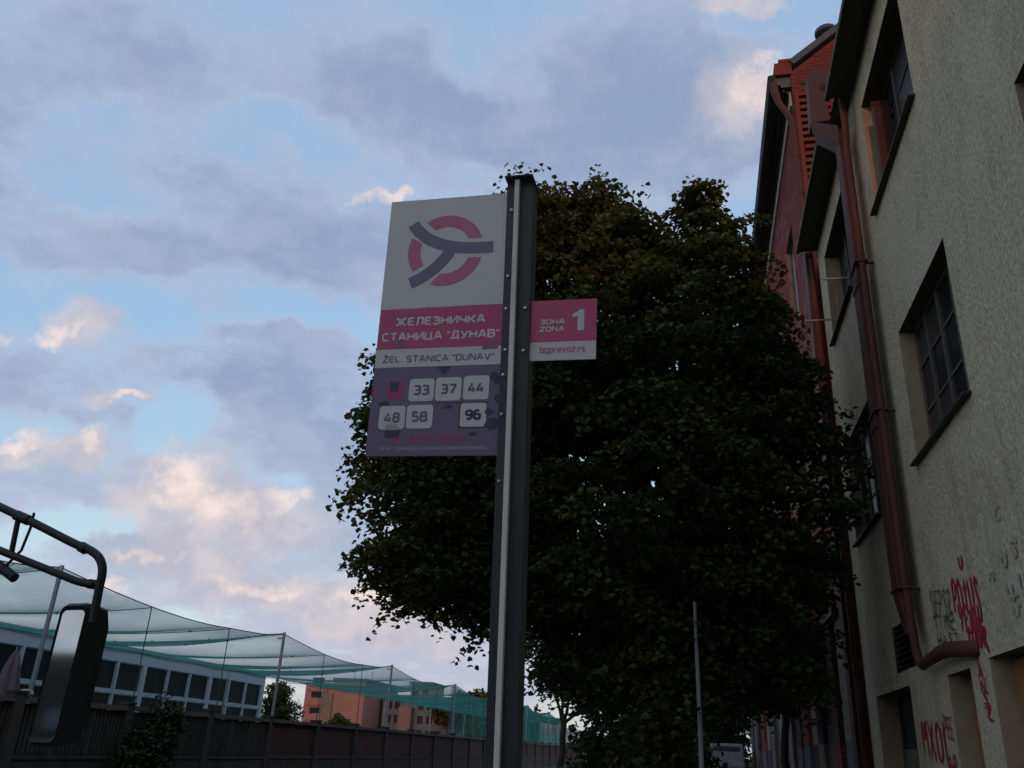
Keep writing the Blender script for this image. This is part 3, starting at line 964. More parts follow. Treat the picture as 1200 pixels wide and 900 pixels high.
red.box(-.04, .02, -2.05, 2.05, .965, 2.12)
redm = red.mesh('panel', M_redpanel)
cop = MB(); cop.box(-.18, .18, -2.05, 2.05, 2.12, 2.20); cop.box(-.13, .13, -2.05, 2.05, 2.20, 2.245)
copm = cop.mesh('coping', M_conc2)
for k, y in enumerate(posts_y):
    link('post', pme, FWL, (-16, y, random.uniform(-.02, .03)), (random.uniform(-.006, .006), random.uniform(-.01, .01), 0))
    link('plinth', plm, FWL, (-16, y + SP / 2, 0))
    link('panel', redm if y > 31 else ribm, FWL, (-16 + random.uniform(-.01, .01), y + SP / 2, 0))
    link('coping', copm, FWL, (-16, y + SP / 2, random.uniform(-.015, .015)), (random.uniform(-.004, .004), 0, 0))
bmS = bmesh.new(); bmesh.ops.create_icosphere(bmS, subdivisions=2, radius=.16)
for v in bmS.verts:
    v.co *= random.uniform(.82, 1.15); v.co.z *= .6; v.co.y *= 1.6
me = bpy.data.meshes.new('stone'); bmS.to_mesh(me); bmS.free(); me.materials.append(M_stone)
tag(link('stone', me, None, (-16, 19.3, 2.33)), 'pale rubble stone lying on top of the concrete wall', 'stone')

# ------------------------------------------------------------------ ball-court net on its posts
NET = thing('court_net', 'green safety net roof hung on steel posts behind the concrete wall', 'net', (-17, 40, 0))
NY = [-7.3 + 13.98 * k for k in range(10)]
XN, XF = -17.0, -27.0
PH = 5.63


def edge_z(y):
    t = ((y - NY[0]) % 13.98) / 13.98
    tri = [(0, 5.63), (.32, 5.26), (.46, 5.19), (.68, 5.26), (.88, 5.39), (1, 5.63)]
    for (a, za), (b, zb) in zip(tri[:-1], tri[1:]):
        if a <= t <= b:
            u = (t - a) / (b - a)
            return za + (zb - za) * u - .12 * u * (1 - u) * (1 if b - a > .2 else .3)
    return 5.63


for y in NY:
    s = MB(); s.tube([(XN, y, 0), (XN + .03, y, PH + .06)], .062, 12)
    s.box(XN - .25, XN - .05, y - .02, y + .02, PH - .22, PH - .16)
    s.build('post', M_steel, NET, smooth=True)
    s = MB(); s.tube([(XF, y, 0), (XF, y, 5.3)], .055, 10); s.build('post', M_steel, NET, smooth=True)
    for f in (.32, .68) if y > 20 else ():
        s = MB(); s.tube([(XN, y + 13.98 * f, 2.0), (XN, y + 13.98 * f, edge_z(y + 13.98 * f))], .017, 8)
        s.build('prop', M_rope, NET)


def roof_z(x, y):
    u = (XN - x) / (XN - XF)
    ez = edge_z(y)
    w_ = abs(math.sin(math.pi * (y - NY[0]) / 13.98 * 3)) ** .8
    return ez + (5.17 - ez) * u - (.16 + .30 * w_) * math.sin(math.pi * u) ** .9


NYS = np.linspace(NY[0], NY[-1], 271)
NXS = np.linspace(XN, XF, 21)
s = MB()
idx = {}
for i, y in enumerate(NYS):
    for j, x in enumerate(NXS):
        idx[i, j] = len(s.v); s.v.append((x, y, roof_z(x, y)))
for i in range(len(NYS) - 1):
    for j in range(len(NXS) - 1):
        s.f.append((idx[i, j], idx[i + 1, j], idx[i + 1, j + 1], idx[i, j + 1])); s.m.append(0)
s.build('net_roof', M_net, NET, smooth=True)


def curtain(name, pts, z_top, z_bot, folds=0, n=2):
    mb = MB()
    for (a, b) in zip(pts[:-1], pts[1:]):
        for k in range(n):
            ta, tb = z_top(a) + (z_bot - z_top(a)) * k / n, z_top(a) + (z_bot - z_top(a)) * (k + 1) / n
            ua, ub = z_top(b) + (z_bot - z_top(b)) * k / n, z_top(b) + (z_bot - z_top(b)) * (k + 1) / n
            mb.face([(*a, ta), (*b, ua), (*b, ub), (*a, tb)])
    return mb.build(name, M_net, NET)


curtain('net_side', [(XN - .06 - .06 * math.sin(y * 2.1), y) for y in np.linspace(61.7, NY[-1], 90)], lambda p: edge_z(p[1]) - .02, 2.1)
for kk in range(3):   # the end hangs in loose folds
    curtain('net_end', [(x, NY[-1] - kk * 1.6 + .3 * math.sin(x * 3 + kk)) for x in np.linspace(XN - .1, XF, 40)], lambda p: 5.2, 1.8)
# bunched net along the far edge
for dz, rr_ in ((0, .035), (-.10, .028)):
    s = MB(); s.tube([(XF + .02, y, 5.17 + dz + .05 * math.sin(y * 1.3)) for y in np.linspace(NY[0], NY[-1], 180)], rr_, 6)
    s.build('net_hem', M_net, NET)
# cables: along the near edge and across at each post and prop
s = MB(); s.tube([(XN, y, edge_z(y) + .012) for y in NYS], .016, 6); s.build('cable', M_rope, NET)
cross = sorted([y for y in NY] + [y + 13.98 * f for y in NY[:-1] for f in (.32, .68, .88)])
for y in cross:
    if y < 5:
        continue
    s = MB(); s.tube([(x, y, roof_z(x, y) - .015) for x in NXS], .014, 6)
    for x in (-18.6, -20.4, -23.1, -24.9):
        s.tube([(x - .03, y, roof_z(x, y) - .03), (x + .03, y, roof_z(x, y) + .03)], .035, 6)
    s.build('cable', M_rope, NET)

# ------------------------------------------------------------------ hall with the strip of windows
HALL = thing('sports_hall', 'pale blue hall with two rows of dark windows behind the net', 'building', (-28, 35, 0))
HX = -28.0
w = MB()
w.box(HX - 14, HX - .32, 2, 55.4, 0, 5.2, 0)
w.build('inner_core', M_black, HALL)
hz = [(3.40, 4.72), (2.05, 3.24)]
hy = []
y = 55.0
k = 0
while y > 6:
    hy.append((y - 2.0, y)); k += 1
    y -= 2.0 + (.34 if k % 3 == 0 else .14)
w = MB()
wall_x(w, HX, 2, 55.4, 0, 5.32, [(a, b, z0, z1) for a, b in hy for z0, z1 in hz], .12, nx=1, rmi=0, smi=0)
w.face([(HX, 55.4, 0), (HX - 14, 55.4, 0), (HX - 14, 55.4, 5.32), (HX, 55.4, 5.32)])
w.build('wall', M_hall, HALL)
w = MB(); w.box(HX - 14, HX + .14, 1.8, 55.55, 5.325, 5.48); w.build('roof', M_hallframe, HALL)
for a, b in hy:
    for z0, z1 in hz:
        p = MB(); p.box(HX - .16, HX - .125, a, b, z0, z1)
        o = p.build('window', M_hallpane, HALL)
        f = MB(); f.box(HX - .124, HX - .07, a, a + .05, z0, z1); f.box(HX - .124, HX - .07, b - .05, b, z0, z1)
        f.box(HX - .123, HX - .071, a + .05, b - .05, z0, z0 + .05); f.box(HX - .123, HX - .071, a + .05, b - .05, z1 - .05, z1)
        f.build('frame', M_hallframe, o)

# folded parasol behind the wall
PU = thing('parasol', 'folded faded pink parasol standing behind the concrete wall', 'parasol', (-18, 21, 0))
s = MB(); s.tube([(-18, 21, 0), (-18, 21, 3.55)], .025, 8); s.build('pole', M_steel, PU, smooth=True)
s = MB()
nseg = 22
prof = [(1.75, .30), (2.0, .32), (2.5, .27), (3.0, .20), (3.35, .10), (3.45, .04)]
base = 0
for z, r0 in prof:
    for j in range(nseg):
        a = 2 * math.pi * j / nseg
        rr = r0 * (1 + .22 * math.cos(a * 8 + z))
        s.v.append((-18 + rr * math.cos(a), 21 + rr * math.sin(a), z))
for i in range(len(prof) - 1):
    for j in range(nseg):
        s.f.append((i * nseg + j, i * nseg + (j + 1) % nseg, (i + 1) * nseg + (j + 1) % nseg, (i + 1) * nseg + j)); s.m.append(0)
s.build('canopy', M_pink, PU, smooth=True)

# ------------------------------------------------------------------ far buildings
RB = thing('apartment_block', 'orange brick apartment block lit by the low sun beyond the net', 'building', (-62, 150, 0), 'apartment blocks beyond the net')
w = MB(); w.box(-62.6, -56.9, 150, 168, 0, 11.3); w.build('wall', M_farbrick, RB)
w = MB(); w.box(-68.6, -62.61, 151.5, 168, 0, 11.0); w.build('wing', M_farbrick, RB)
w = MB(); w.box(-64.0, -62.62, 149.6, 151.4, 0, 9.2); w.build('stair_tower', M_fardark, RB)
w = MB(); w.box(-62.9, -56.6, 149.7, 168, 11.31, 11.75); w.build('roof', M_cream, RB)
for z in (4.6, 7.2, 9.6):
    f = MB(); f.box(-68.2, -64.4, 151.2, 151.49, z, z + 1.2); bl = f.build('balcony', M_farbrick, RB)
    p = MB(); p.box(-67.4, -65.2, 151.44, 151.495, z + 1.25, z + 2.2); p.build('window', M_hallpane, RB)
for x, h_ in ((-61, 2.4), (-57.6, 1.6)):
    s = MB(); s.tube([(x, 155, 11.7), (x, 155, 11.7 + h_)], .06, 6); s.box(x - .4, x + .4, 154.97, 155.03, 11.5 + h_, 11.56 + h_); s.build('antenna', M_steel, RB)
GB = thing('apartment_block', 'grey apartment block with flat roof beyond the net, right of the orange one', 'building', (-48, 160, 0), 'apartment blocks beyond the net')
w = MB(); w.box(-56.2, -44, 158, 175, 0, 9.2); w.build('wall', M_fargrey, GB)
w = MB(); w.box(-56.4, -43.8, 157.7, 175, 9.21, 9.6); w.build('roof', M_slate, GB)
w = MB(); w.box(-52.6, -50.2, 156.2, 157.99, 0, 7.6); w.build('stair_tower', M_fardark, GB)
for z in (2.6, 5.0, 7.3):
    for x in (-55.4, -53.9, -49.5, -47.8, -46.0):
        p = MB(); p.box(x, x + 1.0, 157.93, 157.995, z, z + 1.3); p.build('window', M_hallpane, GB)
OB = thing('apartment_block', 'distant block with orange sunlit top, behind the grey block', 'building', (-59, 190, 0), 'apartment blocks beyond the net')
w = MB(); w.box(-61.5, -56.8, 190, 200, 0, 13.6); w.build('wall', M_farbrick, OB)
w = MB(); w.box(-61.8, -56.5, 189.7, 200.3, 13.61, 14.2); w.build('roof', M_fardark, OB)
for x in (-61, -58.8):
    for z in (8, 11):
        p = MB(); p.box(x, x + 1.4, 189.93, 189.995, z, z + 1.6); p.build('window', M_hallpane, OB)
SH = thing('shed', 'pale low shed with dark window band beyond the end of the wall', 'shed', (-15, 128, 0))
w = MB(); w.prism([(-22, -.1), (-9, -.1), (-9, 3.3), (-22, 5.2)], 'y', 128, 145); w.build('wall', M_shed, SH)
w = MB(); w.box(-18.5, -10, 127.93, 127.995, 1.9, 2.7); w.build('window', M_hallpane, SH)
for k in range(7):
    s = MB(); s.hexa([(-21.5 + k * .9, 127.9, 2.9), (-21.35 + k * .9, 127.9, 2.9), (-21.35 + k * .9, 127.99, 2.9), (-21.5 + k * .9, 127.99, 2.9),
                      (-22 + k * .9, 127.9, 5.0 - k * .12), (-21.85 + k * .9, 127.9, 5.0 - k * .12), (-21.85 + k * .9, 127.99, 5.0 - k * .12), (-22 + k * .9, 127.99, 5.0 - k * .12)])
    s.build('rib', M_steel, SH)


# ------------------------------------------------------------------ trees
def leaf_cloud(name, centers, radii, per, size, m, parent, tone_fn, seed, flat=.35, droop=.35, up=.75, stuff=True):
    "many small folded leaves grouped in drooping sprays"
    g = np.random.default_rng(seed)
    centers = np.asarray(centers, float)
    n = len(centers)
    C = np.repeat(centers, per, 0)
    Rr = np.repeat(np.asarray(radii, float), per)
    N = len(C)
    a = g.uniform(0, 2 * np.pi, N); rad = np.sqrt(g.uniform(0, 1, N))
    off = np.stack([np.cos(a) * rad, np.sin(a) * rad, g.normal(0, flat, N) * .6 - droop * rad ** 2], 1) * Rr[:, None]
    # tilt each spray a little
    tl = np.repeat(g.normal(0, .28, (n, 2)), per, 0)
    off[:, 2] += off[:, 0] * tl[:, 0] + off[:, 1] * tl[:, 1]
    P = C + off
    nrm = g.normal(0, 1, (N, 3)); nrm[:, 2] = np.abs(nrm[:, 2]) + up
    nrm[:, 0] += off[:, 0] / Rr * .5; nrm[:, 1] += off[:, 1] / Rr * .5
    nrm /= np.linalg.norm(nrm, axis=1)[:, None]
    t = g.normal(0, 1, (N, 3)); t -= nrm * np.sum(t * nrm, 1)[:, None]; t /= np.linalg.norm(t, axis=1)[:, None]
    b = np.cross(nrm, t)
    s = size * g.uniform(.65, 1.3, N)[:, None]
    # 6 verts: stem, left mid, left tip side, tip, right ...
    v = np.stack([P - t * s * .55, P + b * s * .48 - t * s * .12 + nrm * s * .14, P + b * s * .30 + t * s * .34 + nrm * s * .08,
                  P + t * s * .62 - nrm * s * .10, P - b * s * .30 + t * s * .34 + nrm * s * .08, P - b * s * .48 - t * s * .12 + nrm * s * .14], 1).reshape(-1, 3)
    i = np.arange(N)[:, None] * 6
    f = np.concatenate([i + [0, 1, 2, 3], i + [0, 3, 4, 5]], 1).reshape(-1, 4)
    me = bpy.data.meshes.new(name)
    me.vertices.add(len(v)); me.vertices.foreach_set('co', v.astype(np.float32).ravel())
    me.loops.add(f.size); me.loops.foreach_set('vertex_index', f.astype(np.int32).ravel())
    me.polygons.add(len(f)); me.polygons.foreach_set('loop_start', np.arange(0, f.size, 4, dtype=np.int32))
    me.update(calc_edges=True)
    tone = np.clip(tone_fn(P, g) + np.repeat(g.normal(0, .07, n), per), 0, 1)
    at = me.attributes.new('tone', 'FLOAT', 'FACE')
    at.data.foreach_set('value', np.repeat(tone, 2).astype(np.float32))
    me.materials.append(m)
    o = link(name, me, parent)
    if stuff:
        o['kind'] = 'stuff'
    return o


def in_lobes(lobes, n, seed, shell=.45):
    g = np.random.default_rng(seed)
    vol = np.array([(l[3] * l[4] * l[5]) ** .62 for l in lobes]); vol /= vol.sum()
    out = []
    for k in g.choice(len(lobes), n, p=vol):
        c = np.array(lobes[k][:3]); r = np.array(lobes[k][3:6])
        d = g.normal(0, 1, 3); d /= np.linalg.norm(d)
        out.append(c + d * r * (shell + (1 - shell) * g.uniform() ** .6))
    return np.array(out)


def limb(p0, p1, r0, r1, mb, sag=.15, seed=0, n=6):
    g = random.Random(seed)
    p0, p1 = Vector(p0), Vector(p1)
    pts, rs = [], []
    for k in range(n + 1):
        t = k / n
        p = p0.lerp(p1, t)
        p += Vector((g.uniform(-1, 1), g.uniform(-1, 1), g.uniform(-.5, .5))) * (p1 - p0).length * .035 * math.sin(math.pi * t)
        p.z += sag * math.sin(math.pi * t)
        pts.append(p); rs.append(r0 + (r1 - r0) * t)
    mb.tube(pts, rs, 8)
    return pts


TX, TY = -.55, 16.4
T1 = thing('lime_tree', 'huge dark lime tree with browning top filling the middle of the street', 'tree', (TX, TY, 0))
lobes = [(-2.3, 16, 9.9, 2.1, 2.8, 3.0), (-3.6, 15.8, 8.2, 2.4, 2.8, 3.2), (.10, 16.2, 8.8, 2.0, 2.6, 3.0), (-4.5, 15.8, 5.9, 1.85, 2.2, 1.75),
         (1.05, 16.0, 6.4, 1.6, 2.3, 2.7), (-1.6, 16, 6.3, 3.2, 3.2, 2.9), (-5.15, 16, 7.7, 1.5, 2.0, 1.5), (.8, 16.6, 4.2, 1.6, 2.2, 1.8),
         (-2.9, 16, 11.6, 1.1, 1.5, 1.1), (-2.9, 16, 12.3, .65, 1.1, .65), (-1.9, 16, 12.35, .7, 1.1, .7), (-1.1, 16, 11.9, .65, 1.1, .75), (.5, 16, 12.0, .55, 1.0, .95), (.95, 16, 10.8, .6, 1.0, .9), (-3.7, 16, 10.9, .75, 1.2, 1.1),
         (-.5, 17, 4.4, 2.2, 2.2, 1.6), (1.3, 16.6, 8.8, .8, 1.4, 1.7), (-5.45, 16, 4.85, .75, 1.2, .6), (-3.1, 15.6, 4.7, 1.4, 1.6, 1.1), (-4.2, 15.6, 4.6, 1.3, 1.5, .9), (-.6, 15.3, 3.3, 1.0, .9, 1.0), (-1.3, 16.5, 3.5, 1.7, 1.5, 1.1)]
s = MB()
limb((TX, TY, -.1), (TX - .1, TY, 3.6), .40, .30, s, 0, 1)
s.build('trunk', M_bark, T1, smooth=True)
s = MB()
for k, l in enumerate(lobes):
    a = limb((TX - .1, TY, 2.6 + .12 * k), (l[0], l[1], l[2] + .3), .16, .04, s, .3, k + 5)
    for q in range(5):
        g_ = random.Random(k * 10 + q)
        limb(a[3 + q % 3], (l[0] + g_.uniform(-1, 1) * l[3] * .8, l[1] + g_.uniform(-1, 1) * l[4] * .8, l[2] + g_.uniform(-.5, .6) * l[5] * .7), .05, .012, s, .1, k * 20 + q, 4)
s.build('branches', M_bark, T1, smooth=True)
cen = in_lobes(lobes, 1450, 21, .45)
cen = cen[(cen[:, 0] < 2.75)]


def tone1(P, g):
    return .26 + .37 * np.clip((P[:, 2] - 8.0) / 5, 0, 1) + .26 * np.clip((-P[:, 0] - 3.6) / 2.2, 0, 1) + g.normal(0, .12, len(P)) + .10 * np.sin(P[:, 0] * 1.7 + P[:, 2])


_g = np.random.default_rng(77)          # loose sprigs that stand out of the crown
_sp = in_lobes(lobes, 620, 78, 1.0)
_sp = _sp + (_sp - np.array([-1.8, 16, 7.5])) * _g.uniform(-.07, .012, (len(_sp), 1))
_sp = _sp[_sp[:, 0] < 2.7]
leaf_cloud('crown', cen, rng.uniform(.36, .92, len(cen)), 172, .101, M_leaf, T1, tone1, 5, flat=.14, droop=.45)
leaf_cloud('sprigs', _sp, _g.uniform(.16, .34, len(_sp)), 22, .102, M_leaf, T1, tone1, 6, flat=.9, droop=.1, up=.3)


def tree(label, name, x, y, lobes_, trunk_h, r0, ncl, per, size, m, seed, tonek=.4, rad=(.5, .9), group=None):
    t = thing(name, label, 'tree', (x, y, 0), group or {'roadside_tree': 'dark trees along the street', 'distant_tree': 'trees beyond the fence and net'}[name])
    s = MB(); limb((x, y, -.15), (x + .1, y, trunk_h), r0, r0 * .65, s, 0, seed)
    s.build('trunk', M_bark, t, smooth=True)
    s = MB()
    for k, l in enumerate(lobes_):
        limb((x + .08, y, trunk_h * .85), (l[0], l[1], l[2]), r0 * .45, r0 * .1, s, .2, seed + k)
        for q in range(3):
            g_ = random.Random(seed + k * 10 + q)
            limb((x + .08 + (l[0] - x) * .4, y, trunk_h + (l[2] - trunk_h) * .4), (l[0] + g_.uniform(-1, 1) * l[3] * .8, l[1] + g_.uniform(-1, 1) * l[4] * .8, l[2] + g_.uniform(-.5, .8) * l[5] * .8), r0 * .18, r0 * .05, s, .1, q + k, 4)
    s.build('branches', M_bark, t, smooth=True)
    c = in_lobes(lobes_, ncl, seed, .3)
    leaf_cloud('crown', c, np.random.default_rng(seed).uniform(rad[0], rad[1], len(c)), per, size, m, t,
               lambda P, g: tonek + g.normal(0, .16, len(P)), seed)
    return t


tree('slender dark tree leaning over the road, seen under the lime crown', 'roadside_tree', -6.7, 45,
     [(-7.6, 45, 6.3, 1.9, 1.8, 1.4), (-5.6, 45, 5.8, 1.6, 1.6, 1.3), (-6.8, 45, 4.9, 1.3, 1.4, .9), (-4.3, 45.5, 4.4, 1.2, 1.3, .9)], 3.3, .19, 150, 60, .16, M_leaf2, 31)
tree('broad dark tree beside the grey pole, deep in shade', 'roadside_tree', -1.4, 30,
     [(-2.2, 30, 5.4, 2.2, 2.2, 2.2), (-.6, 30.5, 5.0, 1.9, 2.0, 1.9), (-3.0, 30, 3.6, 1.3, 1.6, 1.0), (.4, 31, 4.2, 1.2, 1.6, 1.2), (1.5, 29, 5.2, 1.2, 1.8, 1.9)], 2.8, .22, 420, 70, .15, M_leaf, 33, .3)
tree('thin street tree in front of the painted brick facade', 'roadside_tree', 2.05, 24,
     [(2.0, 24, 5.6, .9, 1.4, 2.0), (1.7, 24, 4.0, .9, 1.3, .9), (2.2, 23.4, 3.6, .6, .9, .6)], 3.4, .12, 150, 60, .12, M_leaf, 34, .3)
tree('dark tree closing the street far behind the grey pole', 'roadside_tree', -3.6, 62,
     [(-4.4, 62, 5.6, 2.0, 2, 2.4), (-2.6, 62.5, 5.0, 2, 2, 2.2), (-3.6, 62, 3.2, 2.2, 2, 1.4), (-1.0, 63, 4.0, 1.6, 2, 2.4)], 2.6, .2, 240, 60, .2, M_leaf, 41, .3)
tree('dark tree behind the white van at the end of the street', 'roadside_tree', 1.6, 66,
     [(1.2, 66, 5.4, 2.4, 2, 2.6), (2.6, 66, 4.2, 1.6, 2, 2.2), (.2, 66, 3.0, 2.0, 2, 1.8), (2.0, 66, 1.8, 1.6, 1.8, 1.6)], 2.4, .2, 260, 60, .2, M_leaf, 42, .3)
tree('pale green bushy tree by the end of the hall', 'distant_tree', -35.0, 72,
     [(-35.0, 72, 4.6, 1.1, 1.3, 1.5), (-34.3, 72, 3.4, 1.2, 1.4, 1.2), (-35.6, 72, 3.2, 1.0, 1.2, 1.3)], 2.2, .14, 110, 55, .18, M_leaf2, 35, .75)
tree('dark bushy tree in front of the orange block', 'distant_tree', -38.2, 95,
     [(-38.6, 95, 2.9, 1.2, 1.4, 1.2), (-37.2, 95, 2.4, 1.0, 1.2, .9)], 1.8, .15, 120, 50, .24, M_leaf2, 36, .5)
tree('brown autumn tree beyond the end of the net', 'distant_tree', -39, 155,
     [(-40, 155, 8.2, 3.2, 3, 2.4), (-36.5, 155, 8.8, 3, 3, 2.4), (-43, 156, 7.0, 3.0, 3, 2.2), (-38, 155, 5.5, 3.5, 3, 2.4)], 4, .3, 230, 50, .42, M_leaf3, 37, .6, (.9, 1.5))
tree('round olive tree beyond the end of the net, above the pale shed', 'distant_tree', -27, 150,
     [(-28.5, 150, 5.6, 3.4, 3, 2.6), (-24.5, 150, 4.6, 3, 3, 2.2), (-32, 151, 5.2, 3.0, 3, 2.2)], 3, .25, 200, 50, .42, M_leaf3, 38, .3, (.9, 1.5))
# shrubs along the pavement, in the dark under the trees
def shrub(label, x, y, lobes_, ncl, seed, m, size=.12, name='shrub', group=None):
    t = thing(name, label, 'shrub', (x, y, 0), group or 'shrubs growing along the street')
    s = MB()
    for q in range(9):
        g_ = random.Random(seed + q)
        l = lobes_[q % len(lobes_)]
        limb((x + g_.uniform(-.2, .2), y + g_.uniform(-.2, .2), -.15), (l[0] + g_.uniform(-.6, .6) * l[3], l[1] + g_.uniform(-.6, .6) * l[4], l[2] + .3 * l[5]), .03, .008, s, .1, q, 4)
    s.build('stems', M_bark, t)
    c = in_lobes(lobes_, ncl, seed, .2)
    leaf_cloud('foliage', c, np.random.default_rng(seed).uniform(.3, .5, len(c)), 60, size, m, t, lambda P, g: .3 + g.normal(0, .14, len(P)), seed)


shrub('tall dark shrub on the verge between the road and the grey pole', -2.0, 34,
      [(-2.1, 34, 1.4, 1.2, 1.0, 1.5), (-3.4, 34, 1.1, 1.0, 1.0, 1.2), (-.75, 34.5, 1.0, .7, .9, 1.1)], 190, 51, M_leaf)
shrub('dark shrub under the lime tree at the kerb', -.9, 20.5,
      [(-.9, 20.5, 1.3, .8, .8, 1.5), (.1, 21, .9, .35, .6, 1.0), (-1.9, 19.5, 1.1, .75, .8, 1.4), (-.6, 15.0, 1.2, .7, .6, 1.4)], 170, 53, M_leaf)
shrub('green bush growing against the ribbed concrete wall', -15.2, 24.0,
      [(-15.3, 24.0, 1.1, .45, .9, 1.0), (-15.4, 24.5, 2.0, .3, .5, .55), (-15.2, 23.5, .8, .4, .7, .8)], 80, 52, M_leaf2, .1)

# grey pole and parked van deep in the street
PY_ = 14.3
s = MB(); s.tube([(0, PY_, 0), (0, PY_, 2.2), (-.01, PY_, 3.86)], [.040, .036, .026], 12)
s.tube([(0, PY_, 1.9), (0, PY_, 1.94)], .046, 12); s.tube([(0, PY_, 0), (0, PY_, .35)], .075, 12)
s.tube([(-.01, PY_, 3.84), (-.01, PY_, 3.90)], [.032, .015], 12)
tag(s.build('street_pole', M_pole, None, smooth=True), 'slim grey metal pole rising through the leaves of the dark trees', 'pole')
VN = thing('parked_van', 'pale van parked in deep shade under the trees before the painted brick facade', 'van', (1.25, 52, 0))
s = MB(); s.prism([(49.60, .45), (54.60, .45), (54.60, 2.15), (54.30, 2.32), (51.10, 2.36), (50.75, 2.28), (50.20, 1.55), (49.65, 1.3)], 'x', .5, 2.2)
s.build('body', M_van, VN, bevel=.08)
s = MB(); s.hexa([(.62, 50.22, 1.50), (2.08, 50.22, 1.50), (2.08, 50.24, 1.52), (.62, 50.24, 1.52), (.70, 50.66, 2.2), (2.0, 50.66, 2.2), (2.0, 50.70, 2.2), (.70, 50.70, 2.2)])
s.build('windscreen', M_pane2, VN)
for x in (.62, 1.78):
    s = MB(); s.box(x, x + .3, 49.56, 49.62, .85, 1.08); s.build('headlight', M_steel, VN, bevel=.02)
for x in (.42, 2.05):
    for y in (50.4, 53.7):
        s = MB(); s.tube([(x, y, .2), (x + .22, y, .2)], .34, 18); s.build('wheel', M_rubber, VN)
s = MB(); s.box(.28, .46, 50.3, 50.42, 1.5, 1.8); s.build('side_mirror', M_plastic, VN, bevel=.02)

# ------------------------------------------------------------------ bus stop sign
H2 = Vector((1.0, -.016, -.021)).normalized()
U2 = Vector((.020, -.070, .997)); U2 = (U2 - H2 * U2.dot(H2)).normalized()
NN = H2.cross(U2)           # points at the camera side (-Y)
SO = Vector((-.670, 2.924, 3.053))
SM = Matrix((H2, U2, NN)).transposed().to_4x4()
SM.translation = SO
BS = thing('bus_stop_sign', 'bus stop post with emblem, magenta name plate, line numbers and zone plate', 'sign', matrix=SM)
# local axes: x right, y up, z towards the viewer; children are built directly in these local coordinates


def spart(mb, name, mats, parent=BS, smooth=False, bevel=0.):
    o = bpy.data.objects.new(name, mb.mesh(name, mats, smooth))
    COL.objects.link(o); o.parent = parent
    if bevel:
        b = o.modifiers.new('bevel', 'BEVEL'); b.width = bevel; b.segments = 2; b.limit_method = 'ANGLE'
    return o


def post_x(u):
    return .018 - (u - .72) * .0158


UB, UT = -3.02, .702


def pbox(mb, a, b, u0, u1, z0, z1, mi=0):
    mb.hexa([(post_x(u0) + a, u0, z1), (post_x(u0) + b, u0, z1), (post_x(u0) + b, u0, z0), (post_x(u0) + a, u0, z0),
             (post_x(u1) + a, u1, z1), (post_x(u1) + b, u1, z1), (post_x(u1) + b, u1, z0), (post_x(u1) + a, u1, z0)], mi)


s = MB()
pbox(s, -.055, .055, UB, UT, .004, .014)           # front flange
pbox(s, -.0545, -.0485, UB, UT, -.07, .0035)
pbox(s, .0485, .0545, UB, UT, -.07, .0035)
pbox(s, -.0545, .0545, UB, UT, -.076, -.0705)
spart(s, 'post', M_signpost, bevel=.0015)
s = MB(); pbox(s, -.018, .001, UB, UT - .004, .0145, .040)
spart(s, 'edge_strip', M_strip, bevel=.0015)
s = MB(); pbox(s, -.059, .059, UT + .001, UT + .008, -.085, .055)
spart(s, 'cap', M_signpost, bevel=.002)


def panel(name, x0, x1, y0, y1, m, thick=.004, z=0.):
    s = MB(); s.box(x0, x1, y0, y1, z - thick, z, 0)
    s.m[-6:] = [0] * 6
    o = spart(s, name, [m, M_signback], bevel=.0008)
    return o


def rrect(mb, x0, x1, y0, y1, r, z, t, mi=0):
    pts = []
    for cx, cy, a0 in ((x1 - r, y0 + r, -90), (x1 - r, y1 - r, 0), (x0 + r, y1 - r, 90), (x0 + r, y0 + r, 180)):
        for k in range(6):
            a = R(a0 + 18 * k)
            pts.append((cx + r * math.cos(a), cy + r * math.sin(a)))
    mb.prism(pts, 'z', z, z + t, mi)


TXT = {}


def text(mb, string, x0, x1, y0, y1, z, t=.0006, mi=0, bold=.02, fit=True):
    "lettering cut from thin film, stretched to fill the measured box"
    key = (string, bold)
    if key not in TXT:
        cu = bpy.data.curves.new('lettering', 'FONT')
        cu.body = string
        cu.offset = bold
        cu.resolution_u = 3
        ob = bpy.data.objects.new('lettering', cu)
        COL.objects.link(ob)
        bpy.context.view_layer.update()
        dg = bpy.context.evaluated_depsgraph_get()
        me = ob.evaluated_get(dg).to_mesh()
        TXT[key] = ([tuple(v.co) for v in me.vertices], [tuple(p.vertices) for p in me.polygons])
        ob.evaluated_get(dg).to_mesh_clear()
        bpy.data.objects.remove(ob)
        bpy.data.curves.remove(cu)
    v, f = TXT[key]
    xs = [p[0] for p in v]; ys = [p[1] for p in v]
    a0, a1, b0, b1 = min(xs), max(xs), min(ys), max(ys)
    i = len(mb.v)
    mb.v += [(x0 + (p[0] - a0) / (a1 - a0) * (x1 - x0), y0 + (p[1] - b0) / (b1 - b0) * (y1 - y0), z + t) for p in v]
    for q in f:
        mb.f.append(tuple(i + k for k in q)); mb.m.append(mi)


def rr_(x0, x1, y0, y1, c=.16):
    "centre line of a squarish rounded box, counter-clockwise from lower left"
    return [(x0 + c, y0), (x1 - c, y0), (x1, y0 + c), (x1, y1 - c), (x1 - c, y1), (x0 + c, y1), (x0, y1 - c), (x0, y0 + c), (x0 + c, y0)]


